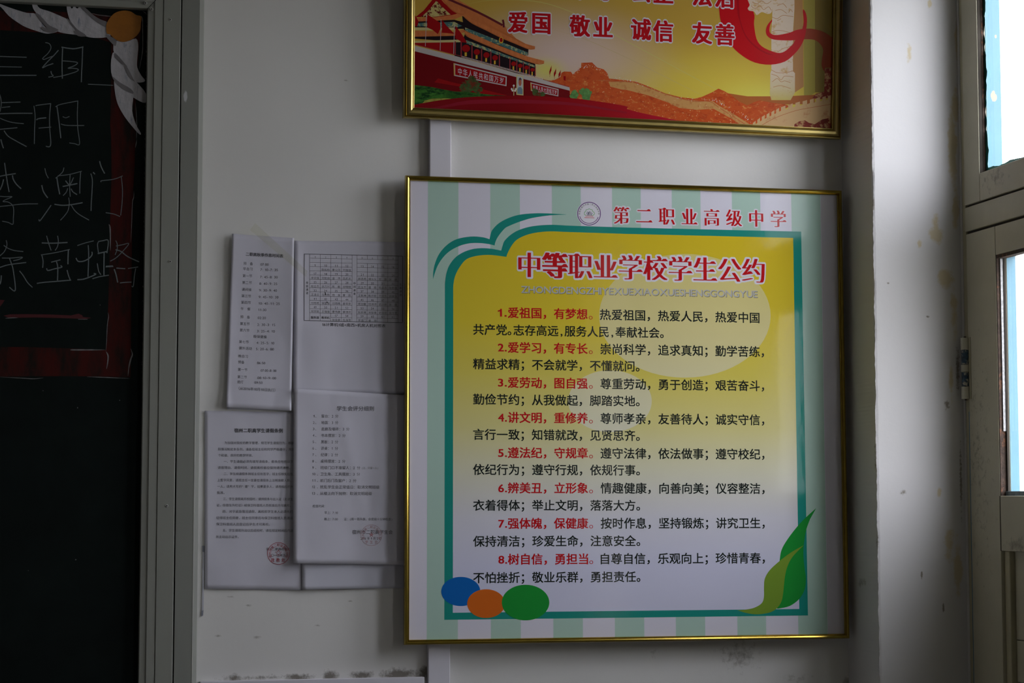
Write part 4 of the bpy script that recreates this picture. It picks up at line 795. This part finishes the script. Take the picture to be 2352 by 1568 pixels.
# sign boards on the gate wall
for q_, inn in (([(550, 655), (1104, 795), (1100, 895), (555, 787)], [(566, 672), (1092, 805), (1089, 882), (568, 777)]), ([(1348, 856), (1641, 926), (1638, 1001), (1354, 942)], [(1360, 868), (1632, 934), (1629, 990), (1364, 935)])):
    mb.poly(UP, Z1(q_), V_par, .0020); mb.poly(UP, Z1(inn), V_flag, .0021)
mb.ribbon(UP, Z1([(556, 658), (560, 785)]), 2.0, V_yel, .0022, 0); mb.ribbon(UP, Z1([(1353, 860), (1358, 940)]), 1.8, V_yel, .0022, 0)
# portrait and lamp
V_sk = U_('portrait_ground_print', (.40, .42, .44)); V_suit = U_('portrait_suit_print', (.14, .20, .24)); V_face = U_('portrait_face_print', (.36, .11, .06)); V_hair = U_('portrait_hair_print', (.06, .05, .05))
mb.poly(UP, Z1([(1203, 775), (1276, 795), (1276, 991), (1203, 984)]), V_crm, .0022); mb.poly(UP, Z1([(1213, 788), (1268, 803), (1268, 980), (1213, 974)]), V_sk, .0023)
mb.poly(UP, Z1([(1213, 925), (1228, 905), (1252, 905), (1268, 930), (1268, 980), (1213, 974)]), V_suit, .0024); mb.poly(UP, el(920+1241/4.523, 855/4.523, 3.6, 8.6, 16), V_face, .0025); mb.poly(UP, Z1([(1226, 840), (1230, 812), (1245, 805), (1257, 820), (1257, 838), (1245, 826)]), V_hair, .0026)
mb.ribbon(UP, Z1([(1176, 890), (1176, 992)]), 1.6, V_crm, .0022, 0)
for x, y in ((1176, 890), (1155, 925), (1198, 925), (1163, 940), (1190, 942)): mb.poly(UP, el(920+x/4.523, y/4.523, 2.2, 2.5, 10), V_white, .0024)
# planting
def blobp(cx, cy, rx, ry, m, off, n=28, j=.25): mb.poly(UP, Z1([(cx+rx*math.cos(2*math.pi*k/n)*random.uniform(1-j, 1+j), cy+ry*math.sin(2*math.pi*k/n)*random.uniform(1-j, 1+j)) for k in range(n)]), m, off)
for (x, y, rx, ry) in ((735, 880, 95, 65), (680, 920, 60, 45), (800, 930, 60, 35), (740, 825, 40, 40)): blobp(x, y, rx, ry, V_bush, .0026+random.random()*1e-4)
for (x, y, rx, ry) in ((1400, 960, 35, 35), (1460, 980, 50, 25), (1385, 935, 20, 20)): blobp(x, y, rx, ry, V_bush, .0026+random.random()*1e-4)
blobp(1805, 990, 42, 48, V_bushg, .0026); blobp(1915, 960, 62, 42, V_bushg, .0027); blobp(1930, 1010, 48, 42, V_bushg, .0028)
mb.poly(UP, Z1([(120, 880), (300, 900), (450, 930), (560, 950), (700, 955), (800, 968), (950, 985), (1090, 992), (800, 1050), (120, 1110)]), V_grass, .0028)
mb.poly(UP, Z1([(220, 1085), (250, 1045), (330, 1025), (480, 1020), (560, 1030), (480, 1060)]), V_ygr, .0030)
mb.build('palace_gate_print', UPo)
mb = MB()
V_sw = U_('red_sweep_print', (.20, .002, .004)); V_swl = U_('red_sweep_light_print', (.23, .008, .020)); V_swr = U_('red_sweep_right_print', (.34, .004, .010))
mb.poly(UP, curve_pts(Z1([(110, 1095), (250, 1068), (400, 1042), (600, 1018), (800, 1003), (1050, 995), (1300, 995), (1500, 1002), (1800, 1022), (2100, 1060), (2352, 1105)])+Z2([(0, 1130), (120, 1165), (300, 1205), (500, 1245), (700, 1280), (860, 1303)]), 3)+Z2([(600, 1310), (0, 1285)])+Z1([(2352, 1285), (110, 1160)]), V_sw, .0032)
gradient(V_sw, 'X', [(UP.pix(950, 250).x, (.20, .004, .008)), (UP.pix(1150, 250).x, (.17, .002, .004)), (UP.pix(1400, 250).x, (.30, .003, .008)), (UP.pix(1600, 280).x, (.42, .010, .03))])
for k, (dy, wd) in enumerate(((55, 9), (45, 6))):
    mb.ribbon(UP, curve_pts(Z1([(130, 1150), (400, 1105+dy*.2), (700, 1010+dy), (1100, 1000+dy), (1300, 1003+dy), (1800, 1030+dy), (2352, 1120+dy)]), 3), wd, V_swl, .0034+k*.0001, 0, True)
mb.build('red_sweep_print', UPo)
mb = MB(); V_tx = U_('poster_letter_red', (.40, .003, .008)); V_hl = U_('poster_letter_halo', (.58, .55, .60))
rows = [("爱国敬业诚信友善", 0), ("自由平等公正法治", -86.5)]
pos = [(1189.8, 51), (1243.4, 53.2), (1331.8, 59.5), (1384.9, 63), (1472, 67.5), (1523.5, 71.5), (1612.5, 76), (1664.5, 79.5)]
for s_, dy in rows:
    for c, (x, y) in zip(s_, pos):
        vs = glyph(c, 0)[0]; a = min(v[0] for v in vs); b2 = max(v[0] for v in vs); e_ = 47
        x0_, x1_ = x+(a-.5)*e_, x+(b2-.5)*e_; sl = .046
        text(mb, UP, c, (x0_, y+dy+(x0_-x)*sl), (x1_, y+dy+(x1_-x)*sl), 52, V_hl, .0034, .02, copies=halo(.085))
        text(mb, UP, c, (x0_, y+dy+(x0_-x)*sl), (x1_, y+dy+(x1_-x)*sl), 52, V_tx, .0042, .02, copies=[(-.038, -.018), (0, -.018), (.038, -.018), (.038, .018), (0, .018), (-.038, .018)])
def wall_text(s_, quad, m, off):
    (ax, ay), (bx, by), (cx_, cy_), (dx_, dy_) = Z1(quad); n = len(s_)
    for i, c in enumerate(s_):
        vs, fs = glyph(c, .012); pts = []
        for vx, vy in vs:
            u = (i+.06+vx*.88)/n; v = (vy+.10)/.98
            X_ = (dx_+(cx_-dx_)*u)*(1-v)+(ax+(bx-ax)*u)*v; Y_ = (dy_+(cy_-dy_)*u)*(1-v)+(ay+(by-ay)*u)*v; pts.append(UP.pix(X_, Y_, off))
        mb.add(pts, fs, m)
wall_text("中华人民共和国万岁", [(590, 697), (1078, 808), (1076, 872), (590, 778)], V_hl, .0024)
wall_text("世界人民大团结万岁", [(1372, 880), (1626, 938), (1624, 985), (1374, 932)], V_hl, .0024)
mb.build('lettering', UPo)

# ================================================================== SHEETS OF PAPER
PM = mat('copy_paper', (.58, .57, .64), .7, spec=.25, bump=.05, bscale=30)
PM2 = mat('copy_paper_bluer', (.56, .56, .63), .7, spec=.25, bump=.05, bscale=30)
M_ink = mat('toner_black', (.035, .035, .04), .6); M_ink2 = mat('toner_grey', (.085, .085, .095), .6); M_ink3 = mat('faded_toner', (.15, .15, .16), .7)
M_stamp = mat('stamp_red', (.42, .05, .07), .7); M_stamp2 = mat('faded_stamp_red', (.46, .24, .27), .7)
def sheet(quad, base, hf, label, loc_name, m=PM, nx=26, nz=36):
    """paper: corners TL TR BR BL in picture points; hf(u, v) = how far it stands off in metres"""
    S0 = WS(-base); c = [S0.pix(*p) for p in quad]; root_loc = (c[2]+c[3])/2
    t = thing('paper_sheet', root_loc, label, 'paper sheet')
    u0 = min(p.x for p in c); u1 = max(p.x for p in c); v0 = min(p.z for p in c); v1 = max(p.z for p in c)
    S = Surf((0, -base, 0), (0, -1, 0), lambda p: hf((p.x-u0)/(u1-u0), (p.z-v0)/(v1-v0)))
    mb = MB(); vs = []
    for j in range(nz+1):
        for i in range(nx+1):
            a, b = i/nx, j/nz; p = (c[0]*(1-a)+c[1]*a)*(1-b)+(c[3]*(1-a)+c[2]*a)*b; p = p.copy(); p.y = -base; vs.append(S.lift(p))
    fs = [(j*(nx+1)+i, (j+1)*(nx+1)+i, (j+1)*(nx+1)+i+1, j*(nx+1)+i+1) for j in range(nz) for i in range(nx)]
    mb.add(vs, fs, m); o = mb.build('sheet', t, True)
    sl = o.modifiers.new('thickness', 'SOLIDIFY'); sl.thickness = .00012; sl.offset = 0
    return t, S
from mathutils import noise as mn
wv = lambda u, v, a, fx, fz, ph=0: a*(math.sin(u*fx+ph)*math.sin(v*fz+ph*1.7)+1)+.0016*abs(mn.noise(Vector((u*2.6+ph*9, v*3.1, ph*5))))+.0005*abs(mn.noise(Vector((u*7, v*8, ph*3+4))))
OFS = .00035
# seating chart (upper right)
t, S = sheet([(676, 553), (952, 556), (952, 905), (673, 900)], .0012, lambda u, v: .0004+wv(u, v, .0007, 9, 5)+.002*max(0, .12-v)/.12+.0022*max(0, .06-u)/.06, 'white paper sheet with a seating table of numbered squares, beside the timetable', 'x')
mb = MB(); cq = lambda x, y: (500+x/4.239, 530+y/4.239)
TX0, TX1 = 842, 1800
def ry(x): return (x-842)*.022     # table tilt
def hl(x0, x1, y, wd=.55): mb.ribbon(S, [cq(x0+(x1-x0)*k/6, y+ry(x0+(x1-x0)*k/6)) for k in range(7)], wd, M_ink, OFS, 0)
def vl(x, y0, y1, wd=.55): mb.ribbon(S, [cq(x-(y0+(y1-y0)*k/6-230)*.0035, y0+ry(x)+(y1-y0)*k/6) for k in range(7)], wd, M_ink, OFS, 0)
hl(842, 1800, 226, 1.1); hl(842, 1800, 874, 1.1); vl(843, 226, 876, 1.1); vl(1800, 226, 868, 1.1)
cl = [895, 998, 1100, 1204, 1307]; cr = [1354, 1455, 1556, 1656, 1757]
for x in (895, 1307, 1354, 1757): vl(x, 228, 874)
rows_l = [228, 265, 306, 346, 388, 429, 470, 511, 552, 593, 634, 675, 716, 757, 798, 836, 874]
for i, y in enumerate(rows_l[1:-1]):
    if y == 836: hl(1100, 1307, y); hl(1354, 1757, y)
    else: hl(895, 1307, y); hl(1354, 1757, y)
for x in (998, 1100, 1204): vl(x, 228, 874)
for x in (1455, 1556, 1656): vl(x, 228, 265); vl(x, 306, 874)
def ct(x, y, s, w_, em, m=M_ink, **k):
    a = cq(x-w_/2, y+ry(x-w_/2)); b = cq(x+w_/2, y+ry(x+w_/2)); text(mb, S, s, a, b, em/4.239, m, OFS, k.get('o', .0), cells=k.get('cells'))
num = [[1, 2, 3, 4, 5, 6, 7, 8], [9, 10, 11, 12, 13, 14, 15, 16], [17, 18, 19, 20, 21, 22, 23, 24], [25, 26, 27, 28, 29, 30, 31, 32], [33, 34, 35, 36, 37, 38, 39, 40], [41, 42, 43, 44, 45, 46, 47, 48], [49, 50, 51, 52, 53, 54, 55, 56], [None, None, 57, 58, 59, 60, 61, 62]]
nam = [[None]*8, [None, "陈松柏", "曹公河", "刘强强"]+[None]*4, ["李宗强", "刘宏启", "金　伟", "吕武龙", "郭思雨", "候从从", "郭　傲", "张　婷"], ["赵立杰", "徐万兴", "陈　毅", "邱晴晴", "吕玉杰", "盛　路", "陈孟吉", "陆惠旭"],
       ["王凌云", "马艳梅", "杨　苗", "曹　辰", "王乾坤", "陈开慰", "万润东", "胡康乐"], ["付雨艳", "徐莹璐", "付雨晴", "娄翠翠", "蒋羽暖", "付冲冲", "武小婷", "张　露"], ["祝宇航", "王强强", "曹伟康", "薛清州", "张辰博", "宋智康", "史自成", "吴克寒"], [None, None, "张佳豪", "杜海雪", "李澳门", "秦　朋", None, None]]
cxs = [947, 1050, 1153, 1256, 1404, 1505, 1606, 1706]
for r in range(8):
    yn = 255+r*81.5 if r < 7 else 822; ynm = yn+41
    if r == 0: yn = 252
    for c in range(8):
        if num[r][c]: s_ = str(num[r][c]); ct(cxs[c], yn-(3 if r else 0), s_, 10 if len(s_) == 1 else 26, 30 if r else 24, M_ink2 if r else M_ink3, cells=[.56]*len(s_))
        if nam[r][c]: ct(cxs[c], ynm-3, nam[r][c], 78, 25, M_ink3)
ct(945, 842, "服务器", 80, 27, o=.008); ct(1049, 842, "教师机", 80, 27, o=.008)
for x, s_, y0 in ((869, "南面通道", 505), (1330, "中间通道", 502), (1780, "北面通道", 502)):
    for k, c in enumerate(s_): ct(x, y0+k*33.5, c, 22, 26)
ct(1324, 908, "16计算机1班<南西>机房人机对照表", 616, 36, M_ink, o=.006, cells=[.5, .5, 1, 1, 1, .5, 1, .6, 1, 1, .6, 1, 1, 1, 1, 1, 1, 1])
mb.ribbon(S, [cq(1040, 605), cq(1046, 600), cq(1048, 625)], 1.6, M_ink, OFS+.0001, 0); mb.ribbon(S, [cq(1060, 690), cq(1068, 700)], 1.8, M_ink, OFS+.0001, 0)
mb.build('lettering', t)
# leave rules (lower left)
t, S = sheet([(470, 943), (700, 947), (694, 1355), (470, 1352)], .0010, lambda u, v: .0003+wv(u, v, .0006, 7, 6, .5), 'white paper sheet of leave rules with a red round stamp, lowest at left', 'x')
mb = MB(); dq = lambda x, y: (460+x/3.2, 880+y/3.2)
def dt(x0, x1, y0, s, em, m=M_ink2, o=.0, sl=.0, cells=None): text(mb, S, s, dq(x0, y0), dq(x1, y0+sl*(x1-x0)), em/3.2, m, OFS, o, cells=cells)
dt(250, 605, 346, "宿州二职高学生请假条例", 33, M_ink, .016, .006)
LR = [(178, 688, 437, "为加强对我校的教学管理，规范学生请假行为，根据", None), (131, 690, 484, "际情况制定本条例，请各位班主任和同学严格遵守，共同", None), (131, 385, 529, "个和谐、良好的教学环境。", None), (172, 682, 574, "一、学生请假必须先填写请假条，假条应包括以下", None), (128, 660, 619, "请假理由、请假时间，请假离校者应保持通讯通畅。", None),
      (172, 680, 665, "二、学生持请假条到班主任处签字，班主任核实后在", None), (125, 665, 711, "上签字同意，请班主任一定要在请假条上注明准假人数，", None), (125, 683, 757, "一人，请用大写的“壹”字，如果是多人，请用相应的大", None), (122, 178, 803, "批准。", None), (168, 680, 849, "三、学生请假离开校园时，请持假条与出入证（走读生", None),
      (120, 665, 895, "证，住宿生为红证）经保卫科值班人员核准后方可离校。", None), (165, 680, 941, "四、对于紧急情况请假，离校前学生本人必须先打", None), (117, 680, 988, "征得班主任同意，班主任同意后与保卫科值班人员通话", None), (117, 510, 1034, "保卫科值班人员登记后学生才可离校。", None), (164, 682, 1080, "五、学生请假外出以后返校时，请在规定时间段内返", None), (114, 282, 1127, "并主动出示证件。", None),
      (485, 660, 1217, "宿州二职高政教处", None), (500, 645, 1263, "二〇一五年五月", None)]
for (a, b, y, s_, _) in LR: dt(a, b, y, s_, 22.5, sl=.004)
ccx, ccy = dq(574, 1250)
arc(mb, S, ccx, ccy, 25.0, 1.1, 0, 360, M_stamp, OFS+.0001); arc_text(mb, S, "宿州市第二职业高级中学", ccx, ccy, 19.5, -200, 20, 7.2, M_stamp, OFS+.0001, .004)
star = lambda cx, cy, r: [(cx+(r if k % 2 == 0 else r*.4)*math.sin(k*math.pi/5), cy-(r if k % 2 == 0 else r*.4)*math.cos(k*math.pi/5)) for k in range(10)]
mb.ribbon(S, star(ccx, ccy-1, 8)+star(ccx, ccy-1, 8)[:1], 1.0, M_stamp, OFS+.0001, 0)
for k, c in enumerate("政教处"): text(mb, S, c, (ccx-14+k*12-4+1, ccy+15), (ccx-14+k*12+4+1, ccy+15), 9.5, M_stamp, OFS+.0001, .006)
mb.build('lettering', t)
# blank sheet under the scoring sheet
t, S = sheet([(693, 1040), (955, 1040), (955, 1349), (693, 1354)], .0034, lambda u, v: .0003+wv(u, v, .0006, 6, 7, 1.1)+.0012*max(0, .1-u)/.1, 'blank white paper strip showing below the scoring sheet', 'x', PM2)
# second sheet behind the timetable
t, S = sheet([(534, 560), (674, 566), (668, 943), (522, 939)], .0032, lambda u, v: .0003+.0008*v, 'plain white paper sheet peeping out behind the timetable', 'x', PM2)
# timetable
t, S = sheet([(533, 537), (675, 547), (668, 943), (519, 935)], .0046, lambda u, v: .0006+wv(u, v, .0006, 5, 8, .3)+.0050*(abs(u-.45)*2)**3*.5+.0035*max(0, .12-v)/.12+.001*max(0, .05-u)/.05, 'narrow white paper timetable with school hours, topmost at left under clear tape', 'x')
mb = MB(); eq = lambda x, y: (500+x/4.239, 530+y/4.239)
def et(x0, x1, y0, s, em, m=M_ink2, o=.0, sl=.045, cells=None): text(mb, S, s, eq(x0, y0), eq(x1, y0+sl*(x1-x0)), em/4.239, m, OFS, o, cells=cells)
et(273, 636, 227, "二职高秋季作息时间表", 38, M_ink, .014, .055)
TT = [(250, 342, 318, "预　备", 415, 495, 330, "07:00"), (246, 338, 370, "早自习", 414, 585, 381, "7: 10-7: 35"), (242, 334, 438, "第一节", 411, 582, 452, "7: 45-8: 30"), (238, 331, 503, "第二节", 405, 578, 516, "8: 40-9: 25"), (234, 328, 570, "课间操", 402, 576, 581, "9: 30-9: 40"), (231, 325, 633, "第三节", 398, 590, 646, "9: 45-10: 30"), (228, 322, 696, "第四节", 397, 602, 709, "10: 40-11: 25"), (224, 318, 758, "午　餐", 393, 473, 771, "11:30"),
      (220, 314, 837, "预　备", 389, 468, 849, "02:20"), (217, 311, 903, "第五节", 385, 558, 915, "2: 30-3: 15"), (214, 308, 966, "第六节", 382, 555, 978, "3: 25-4: 10"), (348, 476, 1028, "眼保健操", None, 0, 0, ""), (207, 302, 1079, "第七节", 376, 550, 1092, "4: 25-5: 10"), (204, 332, 1141, "课外活动", 372, 546, 1152, "5: 20-6: 00"), (200, 293, 1219, "晚自习", None, 0, 0, ""), (198, 259, 1277, "预备", 383, 463, 1288, "06:50"), (195, 288, 1349, "第一节", 418, 570, 1361, "07:00-8: 00"), (191, 284, 1421, "第二节", 386, 567, 1433, "08:10-9: 00"), (189, 249, 1470, "熄灯", 356, 436, 1479, "09:50")]
for (a, b, y, s_, c, d, y2, s2) in TT:
    et(a, b, y, s_, 33)
    if s2: et(c, d, y2-3, s2, 34, M_ink2, 0, .02, cells=[.28 if ch in ' :' else .5 for ch in s2])
et(203, 560, 1533, "（从2016年10月10日执行）", 36, M_ink2, 0, .05, cells=[1, 1]+[.5]*4+[1, .5, .5, 1, .5, .5, 1, 1, 1, 1])
mb.build('lettering', t)
# scoring sheet
t, S = sheet([(674, 892), (955, 909), (955, 1297), (673, 1293)], .0085, lambda u, v: .0006+wv(u, v, .0009, 6, 5, .9)+.0022*max(0, v-.86)/.14*(.6+.4*math.sin(u*14))+.0030*max(0, .10-v)/.1*(.5+.5*math.sin(u*9+1))+.0012*max(0, .1-u)/.1+.0010*max(0, 1-abs(u-.35-.3*(1-v))/.04), 'creased white paper sheet with thirteen scored items and faint red stamp', 'x')
mb = MB()
def ft(x0, x1, y0, s, em, m=M_ink2, o=.0, sl=.004, cells=None): text(mb, S, s, dq(x0, y0), dq(x1, y0+sl*(x1-x0)), em/3.2, m, OFS, o, cells=cells)
ft(1003, 1274, 185, "学生会评分细则", 38, M_ink2, .004)
FT = ["窗台：2 分", "地面：3 分", "走廊及墙砖：3 分", "书本摆放：2 分", "黑板：2 分", "讲桌：1 分", "纪律：2 分", "桌椅摆放：2 分", "班级门口不准留人：2 分", "卫生角、工具摆放：3 分", "前门后门及窗户：2 分", "扰乱学生会正常值日：取消文明班级", "从楼上向下抛物：取消文明班级"]
X1 = [1014, 1013, 1095, 1066, 1012, 1011, 1011, 1065, 1173, 1172, 1145, 1315, 1260]
for k, s_ in enumerate(FT):
    y = 240+k*47.3; x0 = 890-k*.9; n = str(k+1)
    ft(828-k*.7, 828-k*.7+(11 if k < 9 else 23), y, n, 26, cells=[.52]*len(n)); ft(845+(12 if k >= 9 else 0), 852+(12 if k >= 9 else 0), y+1, "、", 26)
    ft(x0, X1[k], y+1, s_, 27, cells=[.45 if ch == ' ' else .6 if ord(ch) < 256 else 1 for ch in s_])
ft(1186, 1305, 622, "(注，只留一人)", 18, M_ink3, cells=[.5, 1, 1, 1, 1, 1, 1, .5])
ft(827, 915, 902, "检查时间：", 23); ft(911, 1010, 950, "早上：7:10", 23, cells=[1, 1, .8, .55, .3, .55, .55]); ft(910, 1010, 997, "晚上：7:00", 23, cells=[1, 1, .8, .55, .3, .55, .55]); ft(1055, 1408, 997, "注：(周一若升旗，会提前十分钟检查)", 22, cells=[1, 1, .5]+[1]*14+[.5])
ft(1116, 1413, 1092, "宿州市二职高学生会", 34, M_ink2, .002); ft(1177, 1328, 1139, "2016 年 9 月 5 日", 25, cells=[.55]*4+[.4, 1, .4, .55, .4, 1, .4, .55, .4, 1])
ccx, ccy = dq(1256, 1116)
arc(mb, S, ccx, ccy, 24.0, .7, 0, 360, M_stamp2, OFS+.0001); arc_text(mb, S, "宿州市第二职业高级中学", ccx, ccy, 19, -200, 20, 6.2, M_stamp2, OFS+.0001, 0)
mb.poly(S, star(ccx, ccy-1, 6.5), M_stamp2, OFS+.00005)
for k, c in enumerate("学生会"): text(mb, S, c, (ccx-11+k*11-3.5, ccy+15.5), (ccx-11+k*11+3.5, ccy+15.5), 8, M_stamp2, OFS+.0001, 0)
mb.build('lettering', t)

# clear adhesive tape over the timetable and along the leave rules
def tapemat():
    m = bpy.data.materials.new('clear_tape'); m.use_nodes = True; nt = m.node_tree; nt.nodes.clear()
    o = nt.nodes.new('ShaderNodeOutputMaterial'); mx = nt.nodes.new('ShaderNodeMixShader'); t = nt.nodes.new('ShaderNodeBsdfTransparent'); g = nt.nodes.new('ShaderNodeBsdfPrincipled')
    t.inputs[0].default_value = (.985, .985, .95, 1); g.inputs['Base Color'].default_value = (.6, .6, .5, 1); g.inputs['Roughness'].default_value = .12
    mx.inputs[0].default_value = .03; nt.links.new(t.outputs[0], mx.inputs[1]); nt.links.new(g.outputs[0], mx.inputs[2]); nt.links.new(mx.outputs[0], o.inputs[0]); return m
M_tape = tapemat()
def tape(quad, d, label, m=M_tape):
    S = WS(-d); mb = MB(); c = [S.pix(*p) for p in quad]; vs = []; n = 14
    for i in range(n+1):
        t_ = i/n
        for a, b in ((c[0], c[1]), (c[3], c[2])): p = a.lerp(b, t_); vs.append((p.x, p.y-.0004*math.sin(t_*19), p.z))
    mb.add(vs, [(2*i, 2*i+1, 2*i+3, 2*i+2) for i in range(n)], m); o = mb.build('adhesive_tape', None, True); o['label'] = label; o['category'] = 'tape'
    sl = o.modifiers.new('thickness', 'SOLIDIFY'); sl.thickness = .00006; return o
tape([(586, 512), (706, 622), (703, 636), (574, 528)], .0100, 'clear adhesive tape slanting across the top of the timetable')
M_strip = mat('grey_tape_strip', (.22, .23, .27), .35); M_strip2 = mat('pale_tape_strip', (.50, .50, .55), .35)
mb = MB(); s0 = WS(-.0016)
for (q_, m) in (([(465, 1253), (470.5, 1253), (470, 1268), (465, 1267)], M_strip), ([(466, 1268), (470, 1268), (467.5, 1402), (464, 1402)], M_strip2), ([(463, 1402), (467.5, 1401), (466.5, 1413), (462, 1416)], M_strip)):
    vs = [s0.pix(*p) for p in q_]; mb.add(vs+[v+Vector((0, .0008, 0)) for v in vs], [(0, 1, 2, 3), (4, 7, 6, 5), (0, 4, 5, 1), (1, 5, 6, 2), (2, 6, 7, 3), (3, 7, 4, 0)], m)
o = mb.build('adhesive_tape'); o['label'] = 'thin grey upright tape strip between the blackboard frame and the leave rules'; o['category'] = 'tape'

bpy.data.objects.remove(_to)
for o in bpy.data.objects:
    if '_o' in o: del o['_o']
